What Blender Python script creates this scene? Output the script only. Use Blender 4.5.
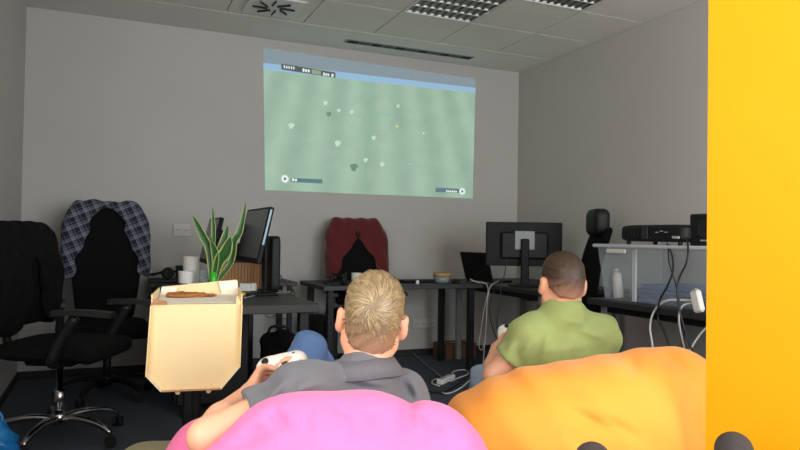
import bpy, math, random
import numpy as np
from mathutils import Vector, Matrix, Euler
random.seed(7); rng = np.random.default_rng(7)
for o in list(bpy.data.objects): bpy.data.objects.remove(o)
scene = bpy.context.scene
COL = scene.collection
PI = math.pi

# ------------------------------------------------------------------ camera, light, exposure
F, YAW, PITCH, ROLL, H = 667.0, .4106, .0188, .0158, 1.107
XL, XR, YB, YF, ZC = -.61, 3.782, 5.719, -1.4, 2.804      # room: left, right, back (projection), front (window), ceiling
_f = np.array([math.sin(YAW)*math.cos(PITCH), math.cos(YAW)*math.cos(PITCH), math.sin(PITCH)])
_r0 = np.array([math.cos(YAW), -math.sin(YAW), 0.]); _u0 = np.cross(_r0, _f)
_r = _r0*math.cos(ROLL)+_u0*math.sin(ROLL); _u = -_r0*math.sin(ROLL)+_u0*math.cos(ROLL)
CAM = np.array([0, 0, H])
cam = bpy.data.cameras.new('camera'); cam.sensor_width = 36; cam.lens = F/800*36; cam.clip_start = .02
co = bpy.data.objects.new('camera', cam); COL.objects.link(co); scene.camera = co
co.matrix_world = Matrix(((_r[0], _u[0], -_f[0], 0), (_r[1], _u[1], -_f[1], 0), (_r[2], _u[2], -_f[2], H), (0, 0, 0, 1)))
def ray(x, y): return _f+_r*(x-400)/F+_u*(225-y)/F
def dep(x, y, d): return CAM+ray(x, y)*d               # pixel and distance along the view axis
def atz(x, y, z): d = ray(x, y); return CAM+d*(z-H)/d[2]
def aty(x, y, Y): d = ray(x, y); return CAM+d*Y/d[1]
def atx(x, y, X): d = ray(x, y); return CAM+d*X/d[0]
FR = np.array([_r0[0], _r0[1], 0]); FF = np.array([math.sin(YAW), math.cos(YAW), 0])   # level right / forward

scene.view_settings.view_transform = 'Standard'; scene.view_settings.look = 'None'
scene.view_settings.gamma = 1; scene.view_settings.use_curve_mapping = False
scene.view_settings.exposure = 0.0
w = bpy.data.worlds.new('sky'); scene.world = w; w.use_nodes = True
w.node_tree.nodes['Background'].inputs[0].default_value = (.75, .87, 1, 1)
w.node_tree.nodes['Background'].inputs[1].default_value = .9
def area(name, loc, rot, sx, sy, power, col):
    l = bpy.data.lights.new(name, 'AREA'); l.shape = 'RECTANGLE'; l.size = sx; l.size_y = sy; l.energy = power; l.color = col
    o = bpy.data.objects.new(name, l); COL.objects.link(o); o.location = loc; o.rotation_euler = rot; return o
WX0, WX1, WZ0, WZ1 = .5, 3.6, .7, 2.6
LY0, LY1, LZ0, LZ1 = -.30, 1.50, .80, 2.45
area('window_daylight', ((WX0+WX1)/2, YF-.12, (WZ0+WZ1)/2), (PI/2, 0, 0), WX1-WX0, WZ1-WZ0, 252, (.92, .975, 1))
area('added_side_light', (XL-.12, (LY0+LY1)/2, (LZ0+LZ1)/2), (0, -PI/2, 0), LZ1-LZ0, LY1-LY0, 70, (1, .92, .82))  # warm light behind the added left window, brightens the seats from the left

# ------------------------------------------------------------------ materials
def lin(c):
    if isinstance(c, str):
        c = [int(c[i:i+2], 16)/255 for i in (0, 2, 4)]
    return tuple((v/12.92 if v <= .04045 else ((v+.055)/1.055)**2.4) for v in c[:3])+(1,)
MATS = {}
def mat(name, col, rough=.6, metal=0, var=.08, scale=8., bump=0., bscale=200., spec=.5, sss=0., col2=None, trans=0., alpha=1., coat=0., sheen=0., stretch=None):
    """procedural principled material: noise-varied colour and noise bump in object coordinates"""
    if name in MATS: return MATS[name]
    m = bpy.data.materials.new(name); m.use_nodes = True; MATS[name] = m
    N = m.node_tree.nodes; L = m.node_tree.links; b = N['Principled BSDF']
    tc = N.new('ShaderNodeTexCoord'); src = tc.outputs['Object']
    if stretch:
        mp = N.new('ShaderNodeMapping'); mp.inputs['Scale'].default_value = stretch; L.new(src, mp.inputs[0]); src = mp.outputs[0]
    nz = N.new('ShaderNodeTexNoise'); nz.inputs['Scale'].default_value = scale; nz.inputs['Detail'].default_value = 4
    L.new(src, nz.inputs['Vector'])
    c = lin(col); a = tuple(v*(1-var) for v in c[:3])+(1,); d = lin(col2) if col2 else tuple(min(1, v*(1+var)) for v in c[:3])+(1,)
    mx = N.new('ShaderNodeMix'); mx.data_type = 'RGBA'; mx.inputs[6].default_value = a; mx.inputs[7].default_value = d
    L.new(nz.outputs[0], mx.inputs[0]); L.new(mx.outputs[2], b.inputs['Base Color'])
    b.inputs['Roughness'].default_value = rough; b.inputs['Metallic'].default_value = metal
    b.inputs['Specular IOR Level'].default_value = spec
    if sss: b.inputs['Subsurface Weight'].default_value = sss; b.inputs['Subsurface Radius'].default_value = (.02, .008, .005); b.inputs['Subsurface Scale'].default_value = .5
    if trans: b.inputs['Transmission Weight'].default_value = trans
    if coat: b.inputs['Coat Weight'].default_value = coat
    if sheen: b.inputs['Sheen Weight'].default_value = sheen
    if bump:
        n2 = N.new('ShaderNodeTexNoise'); n2.inputs['Scale'].default_value = bscale; n2.inputs['Detail'].default_value = 3
        L.new(src, n2.inputs['Vector'])
        bp = N.new('ShaderNodeBump'); bp.inputs['Strength'].default_value = bump; bp.inputs['Distance'].default_value = .01
        L.new(n2.outputs[0], bp.inputs['Height']); L.new(bp.outputs[0], b.inputs['Normal'])
    return m
def emis(name, col, strength, base=None, var=.06, scale=20):
    if name in MATS: return MATS[name]
    m = mat(name, base or col, .9, var=var, scale=scale); b = m.node_tree.nodes['Principled BSDF']
    b.inputs['Emission Color'].default_value = lin(col); b.inputs['Emission Strength'].default_value = strength
    return m
def clear(name, tint, op, rough=.2):
    """thin plastic or glass: part transparent, part glossy body"""
    if name in MATS: return MATS[name]
    m = mat(name, tint, rough, scale=5); N = m.node_tree.nodes; L = m.node_tree.links
    b = N['Principled BSDF']; out = N['Material Output']; t = N.new('ShaderNodeBsdfTransparent'); mx = N.new('ShaderNodeMixShader')
    mx.inputs[0].default_value = op; L.new(t.outputs[0], mx.inputs[1]); L.new(b.outputs[0], mx.inputs[2]); L.new(mx.outputs[0], out.inputs[0])
    return m

# ------------------------------------------------------------------ objects
def tag(o, label=None, cat=None, group=None, kind=None):
    if label: o['label'] = label
    if cat: o['category'] = cat
    if group: o['group'] = group
    if kind: o['kind'] = kind
    return o
def thing(name, label, cat, loc=(0, 0, 0), rz=0., group=None):
    o = bpy.data.objects.new(name, None); COL.objects.link(o); o.empty_display_size = .05
    o.location = loc; o.rotation_euler = (0, 0, rz); return tag(o, label, cat, group)
def link(name, me, m, parent=None, loc=None, rot=None):
    o = bpy.data.objects.new(name, me); COL.objects.link(o)
    if m is not None and not me.materials:
        for k in (m if isinstance(m, (list, tuple)) else [m]): me.materials.append(k)
    if parent: o.parent = parent
    if loc is not None: o.location = loc
    if rot is not None: o.rotation_euler = rot
    return o
def copy_tree(o, parent=None):
    kids = list(o.children); c = o.copy(); COL.objects.link(c); c.parent = parent
    for k in kids: copy_tree(k, c)
    return c
def RZ(a): return Matrix.Rotation(a, 4, 'Z')
class MB:
    """collects shapes; build() links them as one mesh object"""
    def __init__(s): s.v = []; s.f = []; s.mi = []; s.sm = []; s.uv = {}
    def add(s, V, Fc, M=None, mi=0, smooth=False):
        n = len(s.v)
        for p in V: s.v.append(tuple(M @ Vector(p)) if M is not None else tuple(p))
        for f in Fc: s.f.append(tuple(i+n for i in f)); s.mi.append(mi); s.sm.append(smooth)
        return s
    def box(s, c, d, bev=0., M=None, mi=0):
        x, y, z = [q/2 for q in d]; c = Vector(c)
        if bev <= 0:
            V = [(c.x+i*x, c.y+j*y, c.z+k*z) for i in (-1, 1) for j in (-1, 1) for k in (-1, 1)]
            return s.add(V, [(0, 1, 3, 2), (4, 6, 7, 5), (0, 4, 5, 1), (2, 3, 7, 6), (0, 2, 6, 4), (1, 5, 7, 3)], M, mi)
        b = min(bev, .49*min(d)); V = []; idx = {}
        for i in (-1, 1):
            for j in (-1, 1):
                for k in (-1, 1):
                    for a in range(3):
                        q = [i*(x-b), j*(y-b), k*(z-b)]; q[a] = (i, j, k)[a]*(x, y, z)[a]
                        idx[(i, j, k, a)] = len(V); V.append((c.x+q[0], c.y+q[1], c.z+q[2]))
        Fc = []
        S = [-1, 1]
        for a in range(3):                                  # six faces
            o1, o2 = (a+1) % 3, (a+2) % 3
            for sg in S:
                loop = []
                for p, q in ((-1, -1), (1, -1), (1, 1), (-1, 1)):
                    t = [0, 0, 0]; t[a] = sg; t[o1] = p; t[o2] = q; loop.append(idx[(*t, a)])
                Fc.append(tuple(loop if sg > 0 else loop[::-1]))
        for a in range(3):                                  # twelve edges along axis a
            o1, o2 = (a+1) % 3, (a+2) % 3
            for p in S:
                for q in S:
                    t0 = [0]*3; t1 = [0]*3; t0[a] = -1; t1[a] = 1
                    for t in (t0, t1): t[o1] = p; t[o2] = q
                    lp = [idx[(*t0, o1)], idx[(*t1, o1)], idx[(*t1, o2)], idx[(*t0, o2)]]
                    Fc.append(tuple(lp if p*q < 0 else lp[::-1]))
        for i in S:
            for j in S:
                for k in S:
                    lp = [idx[(i, j, k, 0)], idx[(i, j, k, 1)], idx[(i, j, k, 2)]]
                    Fc.append(tuple(lp if i*j*k > 0 else lp[::-1]))
        return s.add(V, Fc, M, mi)
    def bar(s, a, b, wx, wy=None, up=(0, 0, 1), bev=0., mi=0):
        a = Vector(a); b = Vector(b); z = (b-a); L = z.length; z.normalize(); u = Vector(up)
        if abs(z.dot(u)) > .99: u = Vector((1, 0, 0))
        x = u.cross(z).normalized(); y = z.cross(x)
        M = Matrix(((x.x, y.x, z.x, (a.x+b.x)/2), (x.y, y.y, z.y, (a.y+b.y)/2), (x.z, y.z, z.z, (a.z+b.z)/2), (0, 0, 0, 1)))
        return s.box((0, 0, 0), (wx, wy or wx, L), bev, M, mi)
    def lathe(s, prof, n=24, c=(0, 0, 0), M=None, mi=0, smooth=True, cap=True):
        V = []; Fc = []
        for r, z in prof:
            for k in range(n): V.append((c[0]+r*math.cos(2*PI*k/n), c[1]+r*math.sin(2*PI*k/n), c[2]+z))
        for i in range(len(prof)-1):
            for k in range(n):
                k2 = (k+1) % n; Fc.append((i*n+k, i*n+k2, (i+1)*n+k2, (i+1)*n+k))
        s.add(V, Fc, M, mi, smooth)
        if cap:
            base = len(s.v)-len(V)
            s.f.append(tuple(base+k for k in range(n))[::-1]); s.mi.append(mi); s.sm.append(False)
            s.f.append(tuple(base+(len(prof)-1)*n+k for k in range(n))); s.mi.append(mi); s.sm.append(False)
        return s
    def cyl(s, a, b, r0, r1=None, n=16, mi=0):
        a = Vector(a); b = Vector(b); z = b-a; L = z.length; q = z.to_track_quat('Z', 'Y').to_matrix().to_4x4(); q.translation = a
        return s.lathe([(r0, 0), (r1 if r1 is not None else r0, L)], n, M=q, mi=mi)
    def tube(s, pts, r, n=8, mi=0, closed=False):
        P = [Vector(p) for p in pts]; V = []; Fc = []; m = len(P); nrm = None
        R = r if isinstance(r, (list, tuple)) else [r]*m
        for i in range(m):
            t = (P[(i+1) % m]-P[i-1]) if closed else (P[min(i+1, m-1)]-P[max(i-1, 0)])
            t.normalize()
            if nrm is None: nrm = t.orthogonal().normalized()
            nrm = (nrm-t*nrm.dot(t)).normalized(); bn = t.cross(nrm)
            for k in range(n):
                a = 2*PI*k/n; V.append(P[i]+(nrm*math.cos(a)+bn*math.sin(a))*R[i])
        for i in range(m if closed else m-1):
            for k in range(n):
                k2 = (k+1) % n; j = (i+1) % m; Fc.append((i*n+k, i*n+k2, j*n+k2, j*n+k))
        if not closed: Fc += [tuple(range(n))[::-1], tuple((m-1)*n+k for k in range(n))]
        return s.add(V, Fc, None, mi, True)
    def prism(s, poly, h0, h1, M=None, mi=0):
        n = len(poly); V = [(x, y, h0) for x, y in poly]+[(x, y, h1) for x, y in poly]
        return s.add(V, [tuple(range(n))[::-1], tuple(range(n, 2*n))]+[(k, (k+1) % n, n+(k+1) % n, n+k) for k in range(n)], M, mi)
    def mesh(s, name):
        me = bpy.data.meshes.new(name); me.from_pydata(s.v, [], s.f); me.update()
        me.polygons.foreach_set('material_index', s.mi); me.polygons.foreach_set('use_smooth', s.sm)
        return me
    def build(s, name, m, parent=None, loc=None, rot=None): return link(name, s.mesh(name), m, parent, loc, rot)
def spline(pts, n=8):
    P = [Vector(p) for p in pts]; out = []
    for i in range(len(P)-1):
        p0 = P[max(i-1, 0)]; p1 = P[i]; p2 = P[i+1]; p3 = P[min(i+2, len(P)-1)]
        for k in range(n):
            t = k/n; out.append(.5*((2*p1)+(p2-p0)*t+(2*p0-5*p1+4*p2-p3)*t*t+(3*p1-p0-3*p2+p3)*t**3))
    return out+[P[-1]]
def rbox(d, c=(0, 0, 0), bev=.01, M=None): return MB().box(c, d, bev, M)

# ------------------------------------------------------------------ smooth-union distance fields, meshed by surface nets
class SDF:
    def __init__(s, lo, hi, res):
        s.lo = np.array(lo, float); s.res = res; s.n = np.ceil((np.array(hi, float)-s.lo)/res).astype(int)+1
        s.V = np.full(s.n, .3, np.float32)
    def _sub(s, lo, hi):
        a = np.clip(np.floor((np.array(lo)-s.lo)/s.res).astype(int), 0, s.n); b = np.clip(np.ceil((np.array(hi)-s.lo)/s.res).astype(int)+1, 0, s.n)
        if (b <= a).any(): return None, None
        sl = tuple(slice(i, j) for i, j in zip(a, b))
        ax = [s.lo[k]+s.res*np.arange(a[k], b[k], dtype=np.float32) for k in range(3)]
        return sl, np.meshgrid(*ax, indexing='ij', sparse=True)
    def _mix(s, sl, d, k, op):
        A = s.V[sl]; d = d.astype(np.float32)
        if op == 'sub':
            d = -d
            if k > 0: h = np.maximum(k-np.abs(A-d), 0)/k; s.V[sl] = np.maximum(A, d)+h*h*k*.25
            else: s.V[sl] = np.maximum(A, d)
        else:
            if k > 0: h = np.maximum(k-np.abs(A-d), 0)/k; s.V[sl] = np.minimum(A, d)-h*h*k*.25
            else: s.V[sl] = np.minimum(A, d)
    def cap(s, a, b, ra, rb=None, k=.02, op='add'):
        a = np.array(a, float); b = np.array(b, float); rb = ra if rb is None else rb; m = max(ra, rb)+k+3*s.res
        sl, G = s._sub(np.minimum(a, b)-m, np.maximum(a, b)+m)
        if sl is None: return s
        ab = b-a; L = max((ab**2).sum(), 1e-9)
        t = np.clip(((G[0]-a[0])*ab[0]+(G[1]-a[1])*ab[1]+(G[2]-a[2])*ab[2])/L, 0, 1)
        d = np.sqrt((G[0]-a[0]-t*ab[0])**2+(G[1]-a[1]-t*ab[1])**2+(G[2]-a[2]-t*ab[2])**2)-(ra+(rb-ra)*t)
        s._mix(sl, d, k, op); return s
    def ell(s, c, r, R=None, k=.02, op='add', p=2.):
        c = np.array(c, float); r = np.array(r, float); m = r.max()*(1 if R is not None else 1)+k+3*s.res
        ext = np.full(3, m) if R is not None else r+k+3*s.res
        sl, G = s._sub(c-ext, c+ext)
        if sl is None: return s
        X = [G[i]-c[i] for i in range(3)]
        if R is not None: R = np.array(R); X = [R[0, j]*X[0]+R[1, j]*X[1]+R[2, j]*X[2] for j in range(3)]   # columns of R = local axes
        q = ((np.abs(X[0]/r[0])**p+np.abs(X[1]/r[1])**p+np.abs(X[2]/r[2])**p))**(1/p)
        g = np.sqrt((X[0]/r[0]**2)**2+(X[1]/r[1]**2)**2+(X[2]/r[2]**2)**2)+1e-9
        if p == 2.: d = q*(q-1)/g
        else: d = (q-1)*r.min()
        s._mix(sl, np.broadcast_to(d, s.V[sl].shape), k, op); return s
    def cut(s, pt, n):                       # removes the side the normal points to
        pt = np.array(pt, float); n = np.array(n, float); n = n/np.linalg.norm(n)
        G = s.grid(); d = (G[0]-pt[0])*n[0]+(G[1]-pt[1])*n[1]+(G[2]-pt[2])*n[2]
        s.V = np.maximum(s.V, d.astype(np.float32)); return s
    def grid(s):
        return np.meshgrid(*[s.lo[k]+s.res*np.arange(s.n[k], dtype=np.float32) for k in range(3)], indexing='ij', sparse=True)
    def disp(s, fn): s.V = (s.V+fn(*s.grid())).astype(np.float32); return s
    def mesh(s, name, smooth=1, keep=None):
        V = s.V; neg = V < 0; nx, ny, nz = V.shape
        cnt = np.zeros((nx-1, ny-1, nz-1), np.uint8)
        for i in (0, 1):
            for j in (0, 1):
                for k in (0, 1): cnt += neg[i:nx-1+i, j:ny-1+j, k:nz-1+k]
        act = (cnt > 0) & (cnt < 8); ids = np.full(act.shape, -1, np.int64); C = np.argwhere(act); ids[act] = np.arange(len(C))
        P = np.zeros((len(C), 3)); Wt = np.zeros(len(C))
        cs = [(i, j, k) for i in (0, 1) for j in (0, 1) for k in (0, 1)]
        val = {c: V[C[:, 0]+c[0], C[:, 1]+c[1], C[:, 2]+c[2]] for c in cs}
        for a in cs:
            for ax in range(3):
                if a[ax] == 1: continue
                b = list(a); b[ax] = 1; b = tuple(b); va, vb = val[a], val[b]; x = (va < 0) != (vb < 0)
                t = np.where(x, va/np.where(x, va-vb, 1), 0); q = np.array(a, float)[None].repeat(len(C), 0); q[:, ax] += t
                P[x] += q[x]; Wt[x] += 1
        P = s.lo+(C+P/Wt[:, None])*s.res
        faces = []
        for ax in range(3):
            sa = [slice(None)]*3; sb = [slice(None)]*3; sa[ax] = slice(0, -1); sb[ax] = slice(1, None)
            na = neg[tuple(sa)]; nb = neg[tuple(sb)]; x = na != nb
            E = np.argwhere(x); o1, o2 = (ax+1) % 3, (ax+2) % 3
            ok = (E[:, o1] > 0) & (E[:, o2] > 0) & (E[:, o1] < V.shape[o1]-1) & (E[:, o2] < V.shape[o2]-1); E = E[ok]
            def g(d1, d2):
                q = E.copy(); q[:, o1] += d1; q[:, o2] += d2; return ids[q[:, 0], q[:, 1], q[:, 2]]
            Q = np.stack([g(-1, -1), g(0, -1), g(0, 0), g(-1, 0)], 1); fl = ~na[tuple(E.T)]
            Q[fl] = Q[fl][:, ::-1]; faces.append(Q)
        Q = np.concatenate(faces)
        for _ in range(smooth):                             # light smoothing across faces
            A = np.zeros_like(P); n = np.zeros(len(P)); fc = P[Q].mean(1)
            for c in range(4): np.add.at(A, Q[:, c], fc); np.add.at(n, Q[:, c], 1)
            P = P*.4+(A/np.maximum(n, 1)[:, None])*.6
        me = bpy.data.meshes.new(name); me.vertices.add(len(P)); me.vertices.foreach_set('co', P.astype(np.float32).ravel())
        me.loops.add(len(Q)*4); me.loops.foreach_set('vertex_index', Q.astype(np.int32).ravel())
        me.polygons.add(len(Q)); me.polygons.foreach_set('loop_start', np.arange(0, len(Q)*4, 4, dtype=np.int32))
        me.polygons.foreach_set('use_smooth', np.ones(len(Q), bool)); me.update(calc_edges=True); me.validate()
        return me
    def build(s, name, m, parent=None, smooth=1, loc=None, rot=None): return link(name, s.mesh(name, smooth), m, parent, loc, rot)
def basis(z, x):                     # orthonormal columns x', y', z'
    z = np.array(z, float); z /= np.linalg.norm(z); x = np.array(x, float); x = x-z*(x@z); x /= np.linalg.norm(x)
    return np.stack([x, np.cross(z, x), z], 1)
# ------------------------------------------------------------------ the room
M_wall = mat('wall_paint', 'b4b1ac', .85, var=.03, scale=3, bump=.12, bscale=260)
M_ceil = mat('ceiling_plaster', 'dcdad4', .9, var=.03, scale=4)
M_tile = mat('ceiling_tile_mineral', 'dedad2', .9, var=.06, scale=60, bump=.1, bscale=150)
M_gap = mat('grid_metal', '9a9994', .6, var=.04)
M_carpet = mat('carpet', '525963', .95, var=.35, scale=220, bump=.5, bscale=500, spec=.1)
M_base = mat('baseboard_dark', '1d1d20', .6)
M_black = mat('black_plastic', '131315', .55, var=.15, scale=30, spec=.3)
M_blackm = mat('black_matt', '101012', .8, var=.2, scale=40)
M_white = mat('white_plastic', 'd8d8d4', .4, var=.03)
M_chrome = mat('chrome', 'c8c8ca', .12, 1, var=.03)
M_alu = mat('aluminium', 'b4b6b8', .3, 1, var=.04)
def struct(o, label=None): return tag(o, label, None, None, 'structure')
T = .12
fl = MB().box(((XL+XR)/2, (YB+YF)/2, -.05), (XR-XL+2*T, YB-YF+2*T, .1)).build('floor', M_carpet); struct(fl, 'dark blue-grey carpet floor')
struct(MB().box(((XL+XR)/2, YB+T/2, ZC/2), (XR-XL+2*T, T, ZC+.2)).build('wall_back', M_wall), 'pale grey back wall carrying the projection')
m = MB()
for y0, y1, z0, z1 in ((YF, LY0, -.1, ZC+.1), (LY1, YB, -.1, ZC+.1), (LY0, LY1, -.1, LZ0), (LY0, LY1, LZ1, ZC+.1)): m.box((XL-T/2, (y0+y1)/2, (z0+z1)/2), (T, y1-y0, z1-z0))
struct(m.build('wall_left', M_wall), 'pale grey left wall')
struct(MB().box((XR+T/2, (YB+YF)/2, ZC/2), (T, YB-YF, ZC+.2)).build('wall_right', M_wall), 'pale grey right wall')
m = MB(); yc = YF-T/2
m.box(((XL+WX0)/2, yc, ZC/2), (WX0-XL, T, ZC+.2)); m.box(((XR+WX1)/2, yc, ZC/2), (XR-WX1, T, ZC+.2))
m.box(((WX0+WX1)/2, yc, (WZ0-.1)/2), (WX1-WX0, T, WZ0+.1)); m.box(((WX0+WX1)/2, yc, (WZ1+ZC+.1)/2), (WX1-WX0, T, ZC+.1-WZ1))
struct(m.build('wall_front', M_wall), 'window wall behind the viewer')
M_pane = clear('window_glass', 'f4f8fa', .06, .02)
def window(name, label, loc, rz, ww, wh, n):
    wn = thing(name, label, None, loc, rz); struct(wn); m = MB()
    for z in (.025, wh-.025): m.box((0, 0, z), (ww, .06, .05), .005)
    for k in range(n+1): m.box((-ww/2+.025+k*(ww-.05)/n, 0, wh/2), (.05, .06, wh-.1), .005)
    m.build('window_frame', M_white, wn)
    for k in range(n): MB().box((-ww/2+.025+(k+.5)*(ww-.05)/n, 0, wh/2), ((ww-.05)/n-.05, .006, wh-.1)).build('pane', M_pane, wn)
    MB().box((0, .14, -.02), (ww+.1, .24, .03), .008).build('window_sill', M_white, wn)
window('window_1', 'wide daylight window behind the seats', ((WX0+WX1)/2, YF-T/2, WZ0), 0, WX1-WX0, WZ1-WZ0, 4)
window('window_added', 'added unseen window in the left wall', (XL-T/2, (LY0+LY1)/2, LZ0), -PI/2, LY1-LY0, LZ1-LZ0, 2)  # unseen window, put in to let light fall from the left
# baseboards
struct(MB().box(((XL+XR)/2, YB-.006, .03), (XR-XL, .012, .06), .003).build('baseboard_back', M_base))
struct(MB().box((XL+.006, (YB+YF)/2, .03), (.012, YB-YF-.03, .06), .003).build('baseboard_left', M_base))
struct(MB().box((XR-.006, (YB+YF)/2, .03), (.012, YB-YF-.03, .06), .003).build('baseboard_right', M_base))
# yellow partition on the right, this side of the orange bean bag
PA = aty(707, 225, 1.34)[:2]; PD = np.array([.27, -.963]); PL = .95; PB = PA+PD*PL
M_yel = mat('yellow_paint', 'f2a203', .6, var=.03, scale=3, bump=.05, bscale=200, spec=.2)
nP = np.array([-PD[1], PD[0]])*.035                 # thickness away from the seats
struct(MB().prism([tuple(PA), tuple(PB), tuple(PB+nP), tuple(PA+nP)][::-1], 0, ZC).build('wall_partition', M_yel), 'bright yellow partition panel reaching from floor to ceiling')

# ceiling: slab, tiles, margin strip
ce = MB().box(((XL+XR)/2, (YB+YF)/2, ZC+.065), (XR-XL+2*T, YB-YF+2*T, .1)).build('ceiling', M_gap); struct(ce, 'suspended ceiling of pale grey tiles')
GX, GY, TS = .778, 5.177, .6
xs = [XL]+[GX+TS*i for i in range(-2, 5)]+[XR]
meshes = {}
LAMPS = ((2, 1), (3, 2), (0, 3), (2, 6), (0, 7)); SWIRL = (0, 0)
for j in range(14):
    y1 = GY-TS*j; y0 = max(y1-TS, YF)
    if y1-y0 < .05: continue
    for i in range(len(xs)-1):
        x0, x1 = xs[i], xs[i+1]
        if x1-x0 < .03: continue
        if (i-3, j) in LAMPS: continue
        key = (round(x1-x0, 3), round(y1-y0, 3))
        if key not in meshes: meshes[key] = MB().box((0, 0, .009), (key[0]-.011, key[1]-.011, .016), .0).mesh('ceiling_tile')
        link('ceiling_tile', meshes[key], M_tile, ce, ((x0+x1)/2, (y0+y1)/2, ZC))
st = MB().box(((XL+XR)/2, (GY+YB)/2, ZC+.011), (XR-XL, YB-GY-.006, .022), .0).build('trim_1', M_ceil); struct(st, 'plain plaster ceiling margin along the back wall')

# ceiling lamps: four parabolic troughs with cross blades each
M_refl = mat('lacquered_reflector', 'f6f6f2', .35, .0, var=.02, spec=.8); M_blade = mat('louvre_blade', '6a6b68', .4, .5, var=.05)
M_tube = mat('fluorescent_tube_off', 'e9ebea', .35, var=.02)
def ceiling_lamp():
    t = thing('ceiling_lamp', None, 'lamp')
    fr = MB()
    for sx in (-1, 1): fr.box((sx*.288, 0, .012), (.016, .592, .03), .002); fr.box((0, sx*.288, .012), (.56, .016, .03), .002)
    fr.box((0, 0, .075), (.58, .58, .006)); fr.build('frame', M_white, t)
    for a in range(4):
        y = -.21+.14*a; m = MB(); n = 10; V = []; Fc = []
        for k in range(n+1):
            th = PI*k/n; V += [(-.279, y-.064*math.cos(th), .004+.062*math.sin(th)), (.279, y-.064*math.cos(th), .004+.062*math.sin(th))]
        for k in range(n): Fc.append((2*k, 2*k+1, 2*k+3, 2*k+2))
        m.add(V, Fc, smooth=True); m.build('reflector', M_refl, t)
        MB().cyl((-.275, y, .046), (.275, y, .046), .008, n=10).build('tube', M_tube, t)
        b = MB()
        for k in range(10):
            x = -.279+.062*k
            b.add([(x-.011, y-.062, .002), (x+.011, y-.062, .002), (x, y-.06, .045), (x-.011, y+.062, .002), (x+.011, y+.062, .002), (x, y+.06, .045)],
                  [(0, 1, 4, 3), (1, 2, 5, 4), (2, 0, 3, 5), (0, 2, 1), (3, 4, 5)])
        b.build('louvre_blades', M_blade, t)
    return t
lamp0 = ceiling_lamp()
LL = ['square louvred ceiling lamp nearest the slot diffuser', 'square louvred ceiling lamp nearest the right wall', 'square louvred ceiling lamp in the tile column of the swirl diffuser',
      'square louvred ceiling lamp over the seats by the window', 'square louvred ceiling lamp beside the window wall']
for q, (i, j) in enumerate(LAMPS):
    o = lamp0 if q == 0 else copy_tree(lamp0)
    o.location = (GX+TS*(i+.5), GY-TS*(j+.5), ZC); tag(o, LL[q], 'lamp', 'square louvred ceiling lamps')
# swirl diffuser
sw = thing('swirl_diffuser', 'square white swirl air diffuser with black radial slots in the ceiling', 'air vent', (GX+.3, GY-.3, ZC))
MB().box((0, 0, -.006), (.40, .40, .012), .004).build('plate', M_white, sw)
for k in range(8):
    a = k*PI/4+.3; ca, sa = math.cos(a), math.sin(a); b = a+.55
    p = Vector((.05*ca, .05*sa, -.0125)); d = Vector((math.cos(b), math.sin(b), 0))
    MB().bar(p, p+d*.11, .004, .026, up=(0, 0, 1)).build('slot', M_blackm, sw)
# slot diffuser
sx0, sx1, sy = 1.83, 3.09, 5.455
sd = thing('slot_diffuser', 'long narrow slot air diffuser above the projected picture', 'air vent', ((sx0+sx1)/2, sy, ZC))
MB().box((0, 0, -.003), (sx1-sx0, .095, .006), .002).build('frame', mat('diffuser_grey', '8e918f', .5), sd)
for k in range(11):
    wd = (sx1-sx0-.03)/11
    MB().box((-(sx1-sx0)/2+.015+wd*(k+.5), 0, -.0075), (wd-.012, .065, .004), .001).build('slot', M_blackm if k % 2 == 0 else mat('slot_grey', '3c403f', .6), sd)

# projected picture on the back wall (its own light)
Q = [aty(263, 48, YB), aty(475.5, 79, YB), aty(472.5, 198.5, YB), aty(265, 190, YB)]
def qp(u, v):                       # u right, v down
    p = (1-v)*((1-u)*Q[0]+u*Q[1])+v*((1-u)*Q[3]+u*Q[2]); return p
pj = thing('projected_picture', 'projected football game picture on the back wall', 'projection', tuple((Q[2]+Q[3])/2))
org = Vector((Q[2]+Q[3])/2)
def patch(name, uvs, m, off, parent=pj):
    V = [Vector(qp(u, v))-org for u, v in uvs]; V = [Vector((p.x, -off, p.z)) for p in V]
    me = bpy.data.meshes.new(name); me.from_pydata(V, [], [tuple(range(len(V)))[::-1]]); me.update()
    uvl = me.uv_layers.new()
    for lp in me.loops: uvl.data[lp.index].uv = uvs[lp.vertex_index]
    return link(name, me, m, parent)
ES = 1.0
mp_ = bpy.data.materials.new('pitch_picture'); mp_.use_nodes = True
N = mp_.node_tree.nodes; L = mp_.node_tree.links; b = N['Principled BSDF']; b.inputs['Base Color'].default_value = (.3, .3, .3, 1); b.inputs['Roughness'].default_value = .9
uv = N.new('ShaderNodeUVMap'); sp = N.new('ShaderNodeSeparateXYZ'); L.new(uv.outputs[0], sp.inputs[0])
def mth(op, a, bb):
    n = N.new('ShaderNodeMath'); n.operation = op
    for i, q in enumerate((a, bb)):
        if isinstance(q, (int, float)): n.inputs[i].default_value = q
        else: L.new(q, n.inputs[i])
    return n.outputs[0]
fan = mth('DIVIDE', mth('SUBTRACT', sp.outputs[0], .5), mth('ADD', mth('MULTIPLY', sp.outputs[1], .35), .65))
s_ = mth('SINE', mth('MULTIPLY', fan, 34.0), 0)
nz = N.new('ShaderNodeTexNoise'); nz.inputs['Scale'].default_value = 9; nz.inputs['Detail'].default_value = 6; L.new(uv.outputs[0], nz.inputs[0])
val = mth('ADD', mth('MULTIPLY', s_, .16), mth('ADD', mth('MULTIPLY', nz.outputs[0], .5), .25))
cr = N.new('ShaderNodeValToRGB'); cr.color_ramp.elements[0].position = .25; cr.color_ramp.elements[1].position = .8
cr.color_ramp.elements[0].color = lin('638a72'); cr.color_ramp.elements[1].color = lin('80a78b'); L.new(val, cr.inputs[0])
L.new(cr.outputs[0], b.inputs['Emission Color']); b.inputs['Emission Strength'].default_value = ES
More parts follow.
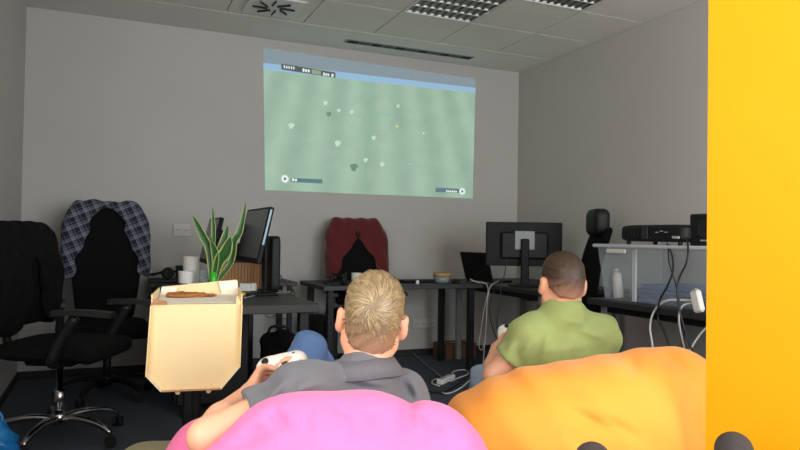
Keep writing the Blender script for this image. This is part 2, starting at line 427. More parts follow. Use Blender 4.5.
patch('pitch', [(0, 0), (1, 0), (1, 1), (0, 1)], mp_, .003)
patch('spectator_stand', [(0, 0), (1, 0), (1, .075), (0, .105)], emis('stand_picture', '84959e', ES*.85, '505050', .3, 25), .0035)
patch('advertising_board', [(0, .105), (1, .075), (1, .118), (.5, .140), (0, .152)], emis('board_picture', '8fb6d4', ES*.95, '505050', .25, 18), .004)
lineM = emis('line_picture', '84ad92', ES, '4a4a4a')
patch('halfway_line', [(.468, .16), (.476, .16), (.452, .98), (.438, .98)], lineM, .0042)
m = MB(); pts = []
for k in range(33):
    a = 2*PI*k/32; p = Vector(qp(.50+.13*math.cos(a), .46+.085*math.sin(a)))-org; pts.append(Vector((p.x, -.0045, p.z)))
m.tube(pts[:-1], .003, 4, closed=True); m.build('centre_circle', lineM, pj)
wM = emis('player_white_picture', 'b4d6c2', ES, '606060'); dM = emis('player_dark_picture', '6d977f', ES*.85, '303030')
yM = emis('player_yellow_picture', 'c8cf78', ES, '505050')
for (u, v, a, c) in ((.115, .53, .035, wM), (.265, .34, .028, wM), (.325, .385, .022, wM), (.385, .385, .026, wM), (.32, .63, .038, wM), (.488, .565, .028, wM),
                     (.450, .74, .028, wM), (.53, .765, .03, wM), (.605, .30, .022, wM), (.60, .46, .018, yM), (.733, .495, .016, wM), (.71, .49, .008, wM),
                     (.665, .75, .012, wM), (.395, .80, .05, dM), (.28, .42, .03, dM)):
    h = a*.85; a *= .8
    patch('player', [(u-a*.5, v-h*.25), (u-a*.15, v-h*.55), (u+a*.3, v-h*.6), (u+a*.55, v-h*.1), (u+a*.3, v+h*.15), (u+a*.2, v+h*.7), (u-a*.25, v+h*.75), (u-a*.35, v+h*.2)], c, .005)
kM = emis('score_dark_picture', '53605f', ES*.8, '303030')
patch('score_bar', [(.075, .093), (.31, .105), (.31, .145), (.075, .135)], kM, .0048)
gW = emis('score_mark_picture', 'dfe6e0', ES, '606060')
def marks(name, u0, u1, v0, v1, n, gap=.3):
    for k in range(n):
        a = u0+(u1-u0)*k/n; c = u0+(u1-u0)*(k+1-gap)/n; e = (v1-v0)*.12
        patch(name, [(a, v0+e*(k % 2)), (c, v0+e*(k % 3)), (c, v1-e), (a, v1)], gW, .0056)
marks('score_letter', .085, .135, .102, .125, 5, .45); marks('score_letter', .165, .20, .107, .132, 3, .25); marks('score_letter', .255, .285, .117, .140, 3, .25); marks('score_digit', .292, .303, .118, .142, 1, .1)
patch('score_crest', [(.205, .105), (.245, .108), (.245, .138), (.205, .135)], yM if False else emis('score_crest_picture', '9fb08a', ES*.8, '404040'), .0052)
def bar_mark(u0, u1, v0, v1, cx, cv):
    patch('name_bar', [(u0, v0), (u1, v0), (u1, v1), (u0, v1)], emis('bar_picture', '5d7f8b', ES*.8, '404040'), .0048)
    patch('team_badge', [(cx+.016*math.cos(a), cv+.028*math.sin(a)) for a in np.arange(0, 2*PI, PI/7)], gW, .0052)
    patch('badge_mark', [(cx-.006, cv), (cx, cv-.012), (cx+.006, cv), (cx, cv+.012)], kM, .0058)
bar_mark(.11, .25, .905, .935, .085, .915); marks('name_letter', .115, .14, .908, .93, 2, .2)
bar_mark(.80, .925, .925, .96, .942, .945); marks('name_letter', .855, .915, .94, .958, 6, .25)

# wall sockets
def socket_plate(name, c, wd, ht, n, label):
    t = thing(name, label, 'socket', c)
    MB().box((0, -.006, 0), (wd, .012, ht), .004).build('plate', mat('socket_grey', 'bebcb6', .5), t)
    for k in range(n):
        x = -wd/2+wd*(k+.5)/n; r = min(wd/n, ht)*.36
        sk = MB().lathe([(r, 0), (r, .004), (r*.85, .004), (r*.8, .001)], 20, M=Matrix.Translation((x, -.012, 0)) @ Matrix.Rotation(PI/2, 4, 'X')).build('socket_ring', mat('socket_grey', 'bebcb6', .5), t)
        for s in (-1, 1): MB().cyl((x+s*r*.35, -.013, 0), (x+s*r*.35, -.0165, 0), .004, n=8).build('pin_hole', M_blackm, sk)
    return t
a, c = aty(173, 224, YB), aty(190.5, 236.5, YB)
socket_plate('wall_socket', ((a[0]+c[0])/2, YB, (a[2]+c[2])/2), c[0]-a[0], a[2]-c[2], 2, 'white double wall socket beside the draped plaid chair')
a, c = aty(412, 318, YB), aty(436, 329, YB)
socket_plate('wall_socket', ((a[0]+c[0])/2, YB, (a[2]+c[2])/2), c[0]-a[0], .085, 3, 'white triple wall socket low under the middle desk')
# ------------------------------------------------------------------ desks
M_desk = mat('black_desk_top', '2b2a2b', .5, var=.12, scale=12, stretch=(1, 12, 1))
M_deskg = mat('dark_wood_desk_top', '2e2b29', .6, var=.2, scale=10, stretch=(14, 1, 1))
M_leg = mat('black_steel', '121214', .5, var=.1, spec=.3); M_gleg = mat('grey_steel', '77787a', .4, var=.05)
def desk(label, x0, x1, y0, y1, z, th, mtop, lw=.05, inset=.05, rail=True, group=None, mleg=None):
    cx, cy = (x0+x1)/2, (y0+y1)/2; t = thing('desk', label, 'desk', (cx, cy, 0), 0, group); dx, dy = (x1-x0)/2, (y1-y0)/2
    MB().box((0, 0, z-th/2), (2*dx, 2*dy, th), .004).build('desk_top', mtop, t)
    for i in (-1, 1):
        for j in (-1, 1):
            lg = MB().box((i*(dx-inset-lw/2), j*(dy-inset-lw/2), (z-th+.012)/2), (lw, lw, z-th-.012), .004).build('leg', mleg or M_leg, t)
            MB().cyl((i*(dx-inset-lw/2), j*(dy-inset-lw/2), 0), (i*(dx-inset-lw/2), j*(dy-inset-lw/2), .014), lw*.4, n=12).build('foot', M_blackm, lg)
    if rail:
        for i in (-1, 1): MB().box((i*(dx-inset-lw/2), 0, z-th-.025), (.03, 2*(dy-inset-lw), .04), .003).build('rail', M_leg, t)
        for j in (-1, 1): MB().box((0, j*(dy-inset-lw/2), z-th-.025), (2*(dx-inset-lw), .03, .04), .003).build('rail', M_leg, t)
    return t
ZD = .735
desk('dark wooden desk under the snake plant and the angled monitor', .33, 1.07, 3.57, 5.25, ZD, .05, M_deskg, .055, .04, rail=False)
desk('black desk in front of the red draped chair', 1.47, 2.84, 4.78, 5.46, ZD, .035, M_desk, .05, .05, rail=False)
desk('black desk under the monitor seen from behind', 2.86, 3.70, 4.02, 5.44, ZD, .035, M_desk, .045, .05, mleg=M_gleg)
desk('black desk under the clear storage box', 2.86, 3.72, 1.95, 3.50, ZD, .04, M_desk, .05, .06, mleg=M_gleg)
desk('black desk against the back wall behind the plaid shirt chair', .29, 1.40, 5.27, 5.70, ZD, .03, M_desk, .04, .03, rail=False)
# drawer unit under the dark wooden desk
t = thing('drawer_unit', 'black drawer pedestal on castors under the dark wooden desk', 'cabinet', (.60, 4.47, 0))
MB().box((0, 0, .36), (.42, .56, .56), .006).build('body', M_black, t)
for k in range(3):
    d = MB().box((-.218, 0, .18+.18*k), (.016, .54, .17), .004).build('drawer', M_black, t)
    MB().bar((-.236, -.08, .22+.18*k), (-.236, .08, .22+.18*k), .012, bev=.003).build('handle', M_alu, d)
for i in (-1, 1):
    for j in (-1, 1): MB().cyl((i*.17-.012, j*.24, .04), (i*.17+.012, j*.24, .04), .04, n=16).build('caster', M_blackm, t)

# ------------------------------------------------------------------ office chairs (front faces -Y)
M_mesh = mat('chair_mesh_black', '0c0c0d', .9, var=.2, scale=60, bump=.3, bscale=400, spec=.15)
M_seat = mat('chair_fabric_black', '0f0f10', .9, var=.2, scale=80, bump=.3, bscale=500, spec=.15)
M_seatg = mat('chair_fabric_charcoal', '131314', .9, var=.2, scale=80, bump=.3, bscale=500, spec=.15)
M_arm = mat('armrest_plastic', '1a1a1b', .5, var=.1, spec=.4)
LEAN = [.13]
def back_shape(z, zb, zt, w0, w1):
    s = np.clip((z-zb)/(zt-zb), 0, 1); w = w0+(w1-w0)*np.sin(np.clip(s*1.35, 0, 1)*PI/2); w = w*np.where(s > .8, 1-.18*((s-.8)/.2)**2, 1)
    y = .21-.05*np.sin(s*PI*.9)+LEAN[0]*s; return w, y
def slab(G, zb, zt, w0, w1, t, g=0., r=.03):
    x, y, z = G; w, yb = back_shape(z, zb, zt, w0, w1)
    zm, hz = (zb+zt)/2, (zt-zb)/2; r = r+g*.5
    q0 = np.abs(x)-(w+g)+r; q1 = np.abs(y-yb)-(t+g)+min(r, t+g); q2 = np.abs(z-zm)-(hz+g)+r; rr = r
    q1 = q1+rr-min(r, t+g) if False else q1
    o = np.sqrt(np.maximum(q0, 0)**2+np.maximum(q1, 0)**2+np.maximum(q2, 0)**2)
    return (o+np.minimum(np.maximum(np.maximum(q0, q1), q2), 0)-min(r, t+g)).astype(np.float32)
def office_chair(label, loc, rz, zb=.60, zt=1.30, w0=.19, w1=.25, chrome=False, headrest=False, mback=None, seat_z=.46, arms=True, ady=0., armx=.29, hz=0., brot=.35, br=.30, apz=0.):
    t = thing('office_chair', label, 'chair', loc, rz, 'office chairs by the desks'); mb = M_chrome if chrome else M_black
    for k in range(5):
        a = 2*PI*k/5+brot; c, s = math.cos(a), math.sin(a); M = RZ(a)
        pts = spline([(.03, 0, .115), (br*.4, 0, .128), (br*.78, 0, .11), (br, 0, .075)], 5); m = MB(); V = []; Fc = []
        for i, p in enumerate(pts):
            hw = .024-.010*i/(len(pts)-1); hh = .018-.008*i/(len(pts)-1)
            V += [(p.x, -hw, p.z-hh), (p.x, hw, p.z-hh), (p.x, hw*.7, p.z+hh), (p.x, -hw*.7, p.z+hh)]
        n = len(pts)
        for i in range(n-1):
            for q in range(4): Fc.append((4*i+q, 4*i+(q+1) % 4, 4*i+4+(q+1) % 4, 4*i+4+q))
        Fc += [(3, 2, 1, 0), tuple(4*n-4+q for q in range(4))]
        m.add(V, Fc, M, smooth=True); m.build('base_leg', mb, t)
        m = MB(); p = Vector((br*c, br*s, .028)); ax = Vector((-math.sin(a+.8), math.cos(a+.8), 0))
        for e in (-1, 1): m.cyl(p+ax*e*.008, p+ax*e*.024, .028, n=16)
        m.cyl((p.x, p.y, .03), (p.x, p.y, .075), .008, n=8); m.build('caster', M_blackm, t)
    MB().lathe([(.038, .085), (.038, .14), (.03, .145)], 20).build('hub', mb, t)
    MB().lathe([(.026, .14), (.026, .27), (.016, .275), (.016, seat_z-.06)], 18).build('gas_column', M_chrome if chrome else M_black, t)
    m = MB().box((0, .02, seat_z-.055), (.18, .26, .05), .012); m.bar((.09, .02, seat_z-.05), (.24, -.02, seat_z-.055), .012); m.build('tilt_mechanism', M_black, t)
    S = SDF((-.29, -.32, seat_z-.09), (.29, .30, seat_z+.10), .012)
    S.ell((0, -.01, seat_z+.01), (.255, .265, .05), p=4.); S.cap((-.2, -.25, seat_z+.0), (.2, -.25, seat_z+.0), .035, k=.04)
    S.build('seat', M_seatg if chrome else M_seat, t)
    S = SDF((-w1-.06, .1, zb-.06), (w1+.06, .44, zt+.06), .01); S.V = slab(S.grid(), zb, zt, w0, w1, .025); S.build('backrest', mback or M_mesh, t)
    m = MB(); m.tube(spline([(0, .12, seat_z-.05), (0, .26, seat_z-.03), (0, .30, seat_z+.10), (0, .25, zb+.18)], 6), .022, 10); m.build('back_bracket', M_black, t)
    if arms:
        for sx in (-1, 1):
            m = MB(); x = sx*armx
            m.tube(spline([(sx*.20, .03+ady*.6, seat_z-.04), (x*.98, .03+ady*.65, seat_z-.02), (x, .02+ady*.75, seat_z+.06), (x, -.02+ady*.95, seat_z+.17+apz)], 6), [.026]*19, 8)
            ar = m.build('armrest', M_arm, t)
            pts = spline([(x, -.20+ady, seat_z+.185+apz), (x, -.05+ady, seat_z+.195+apz), (x, .10+ady, seat_z+.19+apz)], 5)
            m = MB(); V = []; Fc = []
            for i, p in enumerate(pts):
                hw = .034
                V += [(p.x-hw, p.y, p.z-.014), (p.x+hw, p.y, p.z-.014), (p.x+hw*.75, p.y, p.z+.014), (p.x-hw*.75, p.y, p.z+.014)]
            n = len(pts)
            for i in range(n-1):
                for q in range(4): Fc.append((4*i+q, 4*i+4+q, 4*i+4+(q+1) % 4, 4*i+(q+1) % 4))
            Fc += [(0, 1, 2, 3), tuple(4*n-1-q for q in range(4))]
            m.add(V, Fc); m.build('arm_pad', M_arm, ar)
    if headrest:
        hy = float(back_shape(np.array(zt), zb, zt, w0, w1)[1])
        MB().bar((0, hy, zt-.08), (0, hy+.02, zt+.10), .05, .02, bev=.006).build('headrest_post', M_black, t)
        S = SDF((-.17, hy-.14, zt-.15), (.17, hy+.10, zt+.26), .008); S.ell((0, hy-.045, zt+.13-hz), (.14, .062, .10), p=4.); S.build('headrest', M_black, t)
    return t
def garment(name, label, cat, chair, zb, zt, w0, w1, m, g, apex, half, zlow, fold=.004, round_top=0.):
    """cloth draped over a chair back: hollow shell, open in front as an inverted V"""
    x_, y_, z_ = chair.location; t = thing(name, label, cat, chair.location, chair.rotation_euler.z)
    S = SDF((-w1-.12, .06, zlow-.03), (w1+.12, .50, zt+.08), .0065); G = S.grid()
    low = np.clip((zt-G[2])/(zt-zlow), 0, 1)
    S.V = slab((G[0]/(1+.10*low), G[1], G[2]), zb, zt, w0, w1, .025, g, .035)-.004*low
    S.V = (S.V+fold*(np.sin(G[0]*55+np.sin(G[2]*14)*1.6+G[1]*30)+.6*np.sin(G[0]*23-G[2]*19+1)+.5*np.sin(G[2]*33+G[0]*27))).astype(np.float32)
    inner = slab(G, zb, zt, w0, w1, .025, g*.35, .03); S.V = np.maximum(S.V, -inner)
    wob = .012*np.sin(G[2]*22)+.008*np.sin(G[2]*47+2)
    hw = half*np.clip((apex-G[2])/(apex-zlow), 0, 1)**(.5 if round_top else .85)+wob*(G[2] < apex)
    if round_top: hw = np.maximum(hw, np.where(np.abs(G[2]-(apex-round_top)) < round_top, np.sqrt(np.maximum(round_top**2-(G[2]-(apex-round_top))**2, 0))*1.05, 0))
    _, yb = back_shape(G[2], zb, zt, w0, w1)
    wedge = np.maximum(np.maximum(np.abs(G[0])-hw, G[1]-yb), G[2]-apex)
    S.V = np.maximum(S.V, -wedge).astype(np.float32)
    hem = zlow+.02*np.sin(G[0]*17)+.04*np.sin(G[0]*7+1)+0*G[1]
    S.V = np.maximum(S.V, hem-G[2]).astype(np.float32)
    S.build('cloth', m, t); return t
# plaid cloth
def plaid():
    m = mat('plaid_cloth', '14162a', .9, var=.2, scale=90, bump=.25, bscale=500); N = m.node_tree.nodes; L = m.node_tree.links; b = N['Principled BSDF']
    base = b.inputs['Base Color'].links[0].from_socket; tc = N.new('ShaderNodeTexCoord'); mp = N.new('ShaderNodeMapping')
    mp.inputs['Rotation'].default_value = (0, .42, 0); L.new(tc.outputs['Object'], mp.inputs[0]); sp = N.new('ShaderNodeSeparateXYZ'); L.new(mp.outputs[0], sp.inputs[0])
    def mt(op, a, c):
        n = N.new('ShaderNodeMath'); n.operation = op
        for i, q in enumerate((a, c)):
            if isinstance(q, (int, float)): n.inputs[i].default_value = q
            else: L.new(q, n.inputs[i])
        return n.outputs[0]
    def lines(ax, per, wd): return mt('LESS_THAN', mt('FRACT', mt('MULTIPLY', sp.outputs[ax], 1/per), 0), wd)
    soft = mt('MULTIPLY', mt('ADD', lines(0, .075, .34), lines(2, .075, .34)), .28)
    fine = mt('MULTIPLY', mt('ADD', lines(0, .0375, .13), lines(2, .0375, .13)), .30)
    tot = mt('MINIMUM', mt('ADD', soft, fine), 1.0)
    mx = N.new('ShaderNodeMix'); mx.data_type = 'RGBA'; L.new(tot, mx.inputs[0]); L.new(base, mx.inputs[6]); mx.inputs[7].default_value = lin('868999'); L.new(mx.outputs[2], b.inputs['Base Color'])
    return m
M_plaid = plaid()
M_red = mat('red_fleece', '571418', .95, var=.2, scale=50, bump=.3, bscale=300, sheen=.2)
M_jack = mat('black_jacket_cloth', '0c0c0d', .9, var=.25, scale=40, bump=.35, bscale=250, spec=.15)
LEAN[0] = .05
chA = office_chair('black office chair on a chrome star base with a dark jacket over its back', (-.225, 4.0, 0), PI/2-.45, .60, 1.13, .19, .24, chrome=True, seat_z=.485, ady=-.22, armx=.29, brot=-.73-(PI/2-.45), br=.34, apz=.035)
garment('jacket', 'black jacket hung over the chrome-based office chair', 'jacket', chA, .60, 1.13, .19, .24, M_jack, .03, 1.0, .10, .58, .006)
LEAN[0] = .13
chB = office_chair('black office chair with a plaid shirt over its back', (.005, 4.93, 0), .08, .50, 1.31, .19, .245)
garment('plaid_shirt', 'navy and white plaid shirt draped over a tall chair back', 'shirt', chB, .50, 1.31, .19, .245, M_plaid, .028, 1.285, .215, .80, .005, round_top=.07)
chC = office_chair('black office chair with a red jacket behind the middle desk', (1.945, 5.20, 0), -.10, .52, 1.245, .19, .235)
garment('red_jacket', 'dark red jacket draped over a chair back behind the middle desk', 'jacket', chC, .52, 1.245, .19, .235, M_red, .028, 1.11, .21, .76, .004)
p = atx(599, 290, 3.42); chD = office_chair('black office chair with a headrest standing by the right wall', (3.01, 4.0, 0), -1.98, .55, 1.21, .17, .22, headrest=True, hz=.10)
# hook loop on the red jacket's chair top
MB().box((0, -.045, 0), (.03, .02, .05), .008).build('hanger_loop', M_blackm, [o for o in bpy.data.objects if o.name == 'red_jacket'][0], (0, .245, 1.13))
# ------------------------------------------------------------------ screens and computers
M_scr = mat('dark_screen', '1b2023', .25, var=.08, scale=3, spec=.6)
M_silver = mat('silver_bezel', 'cfd6da', .25, .6, var=.03)
M_bezel = mat('black_bezel', '0e0f11', .6, var=.1, spec=.25)
def monitor(label, base, rz, wd, ht, zc, tilt, plate=None, silver=False, yoff=0.):
    """front faces -Y; origin on the desk"""
    t = thing('monitor', label, 'monitor', tuple(base), rz); M = Matrix.Translation((0, yoff, zc)) @ Matrix.Rotation(-tilt, 4, 'X')
    MB().box((0, .016, 0), (wd, .03, ht), .006, M).build('casing', M_bezel, t)
    MB().box((0, -.0005, .008), (wd-.03, .004, ht-.045), .001, M).build('screen', M_scr, t)
    MB().box((0, .045, -.01), (wd*.62, .035, ht*.62), .015, M).build('back_bulge', M_black, t)
    if silver: MB().box((wd/2+.0005, .014, .05), (.002, .012, ht*.62), .0005, M).build('edge_glint', mat('edge_glint_paint', '8fa9b8', .5, var=.05), t)  # pale strip painted in place of the reflection along the upper edge
    yb = yoff+.075
    if plate: MB().box((0, .066, plate[1]), (plate[0], .012, plate[0]*.95), .004, M).build('mounting_plate', mat('plate_grey', '8f9498', .6), t)
    MB().box((0, yb+.012, (zc+.02)/2+.008), (.065, .025, zc+.05), .008).build('stand_neck', M_bezel, t)
    MB().box((0, yb-.02, .009), (.24, .19, .018), .006).build('stand_base', M_bezel, t)
    return t
p1 = dep(264, 240, 3.92); p2 = dep(240, 240, 4.42); c = (p1+p2)/2
monitor('black monitor with a painted edge glint tilted towards the left wall beside the snake plant', (c[0], c[1], ZD), -PI/2+.03, .60, .345, .375, .22, silver=True)
c = dep(209, 240, 4.86)
monitor('dark monitor behind the snake plant leaves', (c[0], c[1], ZD), -PI/2, .52, .34, .33, .22)
c = dep(523, 284, 5.15); c = atz(523, 286, ZD)
monitor('black monitor with silver mounting plate seen from behind', (c[0], c[1], ZD), PI-YAW-.04, .605, .35, .335, .0, plate=(.155, .03))
# laptop in the corner
c = atz(480, 282, ZD); t = thing('laptop', 'open black laptop in the corner beside the monitor seen from behind', 'laptop', (c[0], c[1], ZD), 1.80)
MB().box((0, -.11, .01), (.34, .23, .018), .005).build('keyboard_base', M_black, t)
M = Matrix.Translation((0, .01, .018)) @ Matrix.Rotation(-.30, 4, 'X')
MB().box((0, 0, .125), (.34, .012, .25), .004, M).build('lid', M_black, t); MB().box((0, -.0068, .128), (.315, .002, .215), .0, M).build('screen', M_scr, t)
# slim tower behind the angled monitor
c = dep(272.5, 290, 4.46); S = SDF((-.06, -.14, -.02), (.06, .14, .42), .008); S.ell((0, 0, .18), (.034, .085, .185), p=8.)
o = S.build('mini_tower', M_black, None, 1, (c[0], c[1], ZD+.005)); tag(o, 'slim black computer tower behind the angled monitor', 'computer')
# computer tower under the middle desk
t = thing('computer_tower', 'black computer tower under the middle desk', 'computer', (1.555, 5.14, 0), .05)
MB().box((0, 0, .235), (.15, .42, .46), .008).build('casing', M_black, t); MB().box((0, -.213, .235), (.13, .008, .43), .003).build('front_panel', M_bezel, t)
for x in (-1, 1): MB().box((x*.05, 0, .005), (.02, .38, .01)).build('foot', M_blackm, t)

# ------------------------------------------------------------------ things on the dark wooden desk
M_leaf = mat('snake_leaf', '234f28', .4, var=.3, scale=30, stretch=(3, 3, 14), col2='356a34')
M_leafe = mat('snake_leaf_margin', 'a3ae62', .4, var=.1)
M_stalk = mat('leaf_stalk', '23472a', .5)
def leaf(parent, org, pts, wd, twist=0.):
    P = spline(pts, 6); n = len(P); V = []; mi = []; Fc = []
    side = Vector((FR[0], FR[1], 0)); side = (Matrix.Rotation(twist, 3, 'Z') @ side)
    prof = (-1, -.74, 0, .74, 1)
    for i, p in enumerate(P):
        s = i/(n-1); wv = wd/2*(.45+.55*math.sin(min(1, s*1.7)*PI/2))*(1 if s < .6 else math.cos((s-.6)/.4*PI/2)**.75)+.0006
        tn = (P[min(i+1, n-1)]-P[max(i-1, 0)]).normalized(); sd = (side-tn*side.dot(tn)).normalized(); nr = sd.cross(tn)
        for q in prof: V.append(p+sd*q*wv+nr*(abs(q)**2*wv*.35)-Vector(org))
        for q in prof[::-1]: V.append(p+sd*q*wv+nr*(abs(q)**2*wv*.35-.003)-Vector(org))
    m = MB(); k = len(prof)*2
    for i in range(n-1):
        for q in range(k):
            q2 = (q+1) % k; f = (i*k+q, i*k+q2, (i+1)*k+q2, (i+1)*k+q); Fc.append(f); mi.append(1 if q in (0, 3, 4, 5, 8, 9) else 0)
    m.add(V, Fc, smooth=True); m.mi = mi; return m.build('leaf', [M_leaf, M_leafe], parent)
d0 = 3.72; c = dep(213, 290, d0); org = (c[0], c[1], ZD)
t = thing('snake_plant', 'snake plant with yellow-edged leaves in a slim green pot', 'plant', org)
MB().lathe([(.017, 0), (.021, .02), (.021, .12), (.018, .165), (.0165, .165), (.017, .12), (.015, .02)], 24).build('pot', mat('green_glaze', '2fae2c', .3, var=.06), t)
MB().lathe([(.013, .08), (.016, .16)], 16).build('soil', mat('soil', '2a211a', .95, bump=.4), t)
for pts, wd, dd in (([(211, 270), (209, 250), (203, 236), (193, 216)], .044, .0), ([(212, 270), (213, 248), (213.5, 230), (212.6, 207.5)], .026, .03),
                    ([(216, 270), (231, 262), (234, 242), (240, 231), (246, 202.5)], .042, .10), ([(214, 270), (218, 258), (224, 241), (228, 225.5)], .046, .05),
                    ([(214, 272), (219, 262), (226, 252), (230.5, 237)], .070, -.02), ([(213, 272), (215.5, 262), (215, 252), (211, 241)], .044, -.03), ([(212, 272), (211, 262), (210, 250), (211, 236)], .034, .01)):
    nn = len(pts); leaf(t, org, [dep(x, y, d0+dd*i/(nn-1)) if i else (org[0]+.004*(x-213), org[1], ZD+.10) for i, (x, y) in enumerate(pts)], wd)
c = dep(190.5, 290, 3.98); o = MB().lathe([(.010, .0), (.043, .0), (.045, .004), (.045, .236), (.043, .24), (.02, .24), (.02, .20)], 32).build('paper_roll', mat('white_paper', 'dcdbd6', .85, var=.03, bump=.15, bscale=150), None, (c[0], c[1], ZD)); tag(o, 'tall white paper towel roll behind the pizza box', 'paper roll')
c = dep(185.6, 290, 3.80); t = thing('paper_cup', 'white paper cup with dark print in front of the paper roll', 'cup', (c[0], c[1], ZD))
MB().lathe([(.034, 0), (.043, .155), (.0445, .16), (.0425, .16), (.034, .01)], 28, cap=False).build('cup_wall', M_white, t)
MB().lathe([(.0005, .004), (.034, .004)], 28, cap=False).build('cup_bottom', M_white, t)
for k in range(7):
    a = -PI/2-YAW-.85+.22*k; MB().box((.0403*math.cos(a), .0403*math.sin(a), .088), (.0012, .0065, .011+.003*(k % 2)), 0, Matrix.Translation((0, 0, 0)) @ Matrix.Translation((.0403*math.cos(a), .0403*math.sin(a), 0)) @ RZ(a) @ Matrix.Translation((-.0403*math.cos(a), -.0403*math.sin(a), 0))).build('print_letter', M_blackm, t)
M_glass = clear('jar_glass', 'c9d6d8', .35, .08)
c = dep(203.2, 290, 3.86); t = thing('glass_jar', 'small glass jar between the paper roll and the green pot', 'jar', (c[0], c[1], ZD))
MB().lathe([(.026, 0), (.028, .005), (.028, .165), (.026, .165), (.026, .008)], 24).build('glass', M_glass, t)
MB().lathe([(.024, .009), (.024, .09)], 20).build('filling', mat('pale_yellow_filling', 'c9c27a', .7, var=.2, scale=60), t)
MB().lathe([(.0242, .092), (.0242, .13)], 20).build('blue_card', mat('pale_blue_card', '9fb6cc', .7, var=.2, scale=60), t)
# bamboo box
M_bam = mat('bamboo', 'a97c50', .6, var=.25, scale=14, stretch=(14, 14, .8), bump=.3, bscale=30)
c = dep(241, 286, 4.68); t = thing('bamboo_box', 'brown bamboo box behind the angled monitor', 'box', (c[0], c[1], ZD), -.30)
for k in range(17): MB().box((-.17+.02125*k, -.092, .092), (.0195, .012, .18), .003).build('slat', M_bam, t)
for sx in (-1, 1): MB().box((sx*.174, 0, .092), (.012, .172, .18), .003).build('side_panel', M_bam, t)
MB().box((0, .092, .092), (.36, .012, .18), .003).build('back_panel', M_bam, t); MB().box((0, 0, .188), (.366, .2, .012), .003).build('lid', mat('dark_bamboo', '3a2a1c', .6, var=.2), t)
c = dep(236.5, 264, 4.72); o = MB().box((0, 0, .06), (.085, .07, .12), .006).build('black_carton', M_black, None, (c[0], c[1], ZD+.195), (0, 0, -.3)); tag(o, 'small black carton standing on the bamboo box', 'carton')
# paper pads
c = dep(253, 288, 4.16); t = thing('note_pad', 'yellow note pad lying beside the angled monitor', 'note pad', (c[0], c[1], ZD), -.3)
MB().box((0, 0, .008), (.15, .10, .016), .001).build('paper_block', mat('yellow_paper', 'd6b53a', .8), t); MB().box((0, .048, .017), (.15, .012, .002), 0).build('binding', mat('brown_card', '8a6a3a', .8), t)
for k, (dx, a) in enumerate(((246, -.4), (251, -.15))):
    c = dep(dx, 283, 4.25+.03*k); o = MB().box((0, 0, .05), (.07, .055, .065), .003).build('paper_packet', mat('white_card', 'd0cfca', .7, var=.06), None, (c[0], c[1], ZD-.017), (0, 0, a)); tag(o, ('white paper packet beside the yellow note pad' if k == 0 else 'white paper packet nearer the slim tower'), 'packet')
# headphones and closed laptop on the desk by the back wall
c = aty(168, 268, 5.36); t = thing('headphones', 'black headphones on the desk behind the paper cup', 'headphones', (c[0], c[1], ZD+.028), -.2)
for x in (0, .11):
    e = MB().cyl((x-.0, -.02, .045), (x+.0, .02, .045), .045, n=24).build('ear_cup', M_black, t)
    MB().lathe([(.022, 0), (.040, 0), (.040, .012), (.022, .012)], 20, M=Matrix.Translation((x, -.02, .045)) @ Matrix.Rotation(PI/2, 4, 'X')).build('ear_pad', M_blackm, e)
MB().tube(spline([(.0, 0, .085), (-.03, .02, .06), (-.11, .05, .03), (-.14, .10, .03), (-.06, .14, .04), (.08, .1, .06), (.11, 0, .085)], 6), .008, 8).build('headband', M_black, t)
c = aty(163, 284, 5.47); o = MB().box((0, 0, .014), (.34, .23, .026), .006).build('closed_laptop', M_black, None, (c[0]+.06, 5.47, ZD)); tag(o, 'closed black laptop beneath the headphones', 'laptop')
c = aty(180.5, 270, 5.52); o = MB().box((0, 0, .06), (.05, .06, .12), .006).build('speaker_cube', M_black, None, (c[0], 5.62, ZD)); tag(o, 'small black speaker by the back wall behind the paper roll', 'speaker')
# cables on the dark desk
def cable(label, pts, r, m, name='cable', n=7, cat='cable', group=None):
    c = pts[0]; return tag(MB().tube(spline(pts, n), r, 6).build(name, m), label, cat, group)
M_cw = mat('white_cable', 'c9c9c4', .5, var=.03); M_cg = mat('grey_cable', '8b8b88', .5); M_ck = mat('black_cable', '0e0e10', .45)
zz = ZD+.004
cable('grey cable lying along the front of the dark wooden desk', [atz(244, 298, zz), atz(258, 295, zz), atz(272, 293, zz), atz(284, 293, zz), atz(291, 294, zz), tuple(atz(296, 296, zz))], .004, M_cg)
cable('white cable lying beside the note pad on the dark desk', [atz(240, 292, zz), atz(256, 291, zz), atz(276, 290.5, zz), atz(290, 292, zz)], .003, M_cw)
cable('black cable hanging behind the slim tower', [dep(277, 270, 4.6), dep(284, 281, 4.6), dep(293, 290, 4.62), dep(297, 305, 4.66)], .004, M_ck)
cable('black cable looped under the dark wooden desk', [dep(264, 313, 4.6), dep(269, 318, 4.6), dep(277, 315, 4.62), dep(284, 319, 4.62), dep(292, 313, 4.62)], .0025, M_ck)
# black bag with a pale swoosh under the dark desk
c = dep(279, 365, 4.62); t = thing('sports_bag', 'black sports bag with a pale swoosh under the dark desk', 'bag', (c[0], c[1], 0), -YAW)
S = SDF((-.18, -.16, -.02), (.18, .16, .52), .011); S.ell((0, 0, .225), (.125, .10, .225), p=5.); S.disp(lambda x, y, z: .004*np.sin(x*40+z*23)+.003*np.sin(z*61)+0*y); S.build('bag_body', M_jack, t)
M_sw = mat('pale_print', '8d8f90', .6)
V = []; top = [(-.055, .19), (-.04, .172), (-.01, .178), (.06, .222)]; bot = [(-.055, .19), (-.045, .155), (-.015, .150), (.06, .222)]
A = spline([(x, 0, z) for x, z in top], 6); B = spline([(x, 0, z) for x, z in bot], 6); n = len(A)
V = [(p.x, -.112, p.z+.03) for p in A]+[(p.x, -.112, p.z+.03) for p in B]
MB().add(V, [(i, n+i, n+i+1, i+1) for i in range(n-1)]).build('swoosh', M_sw, t)
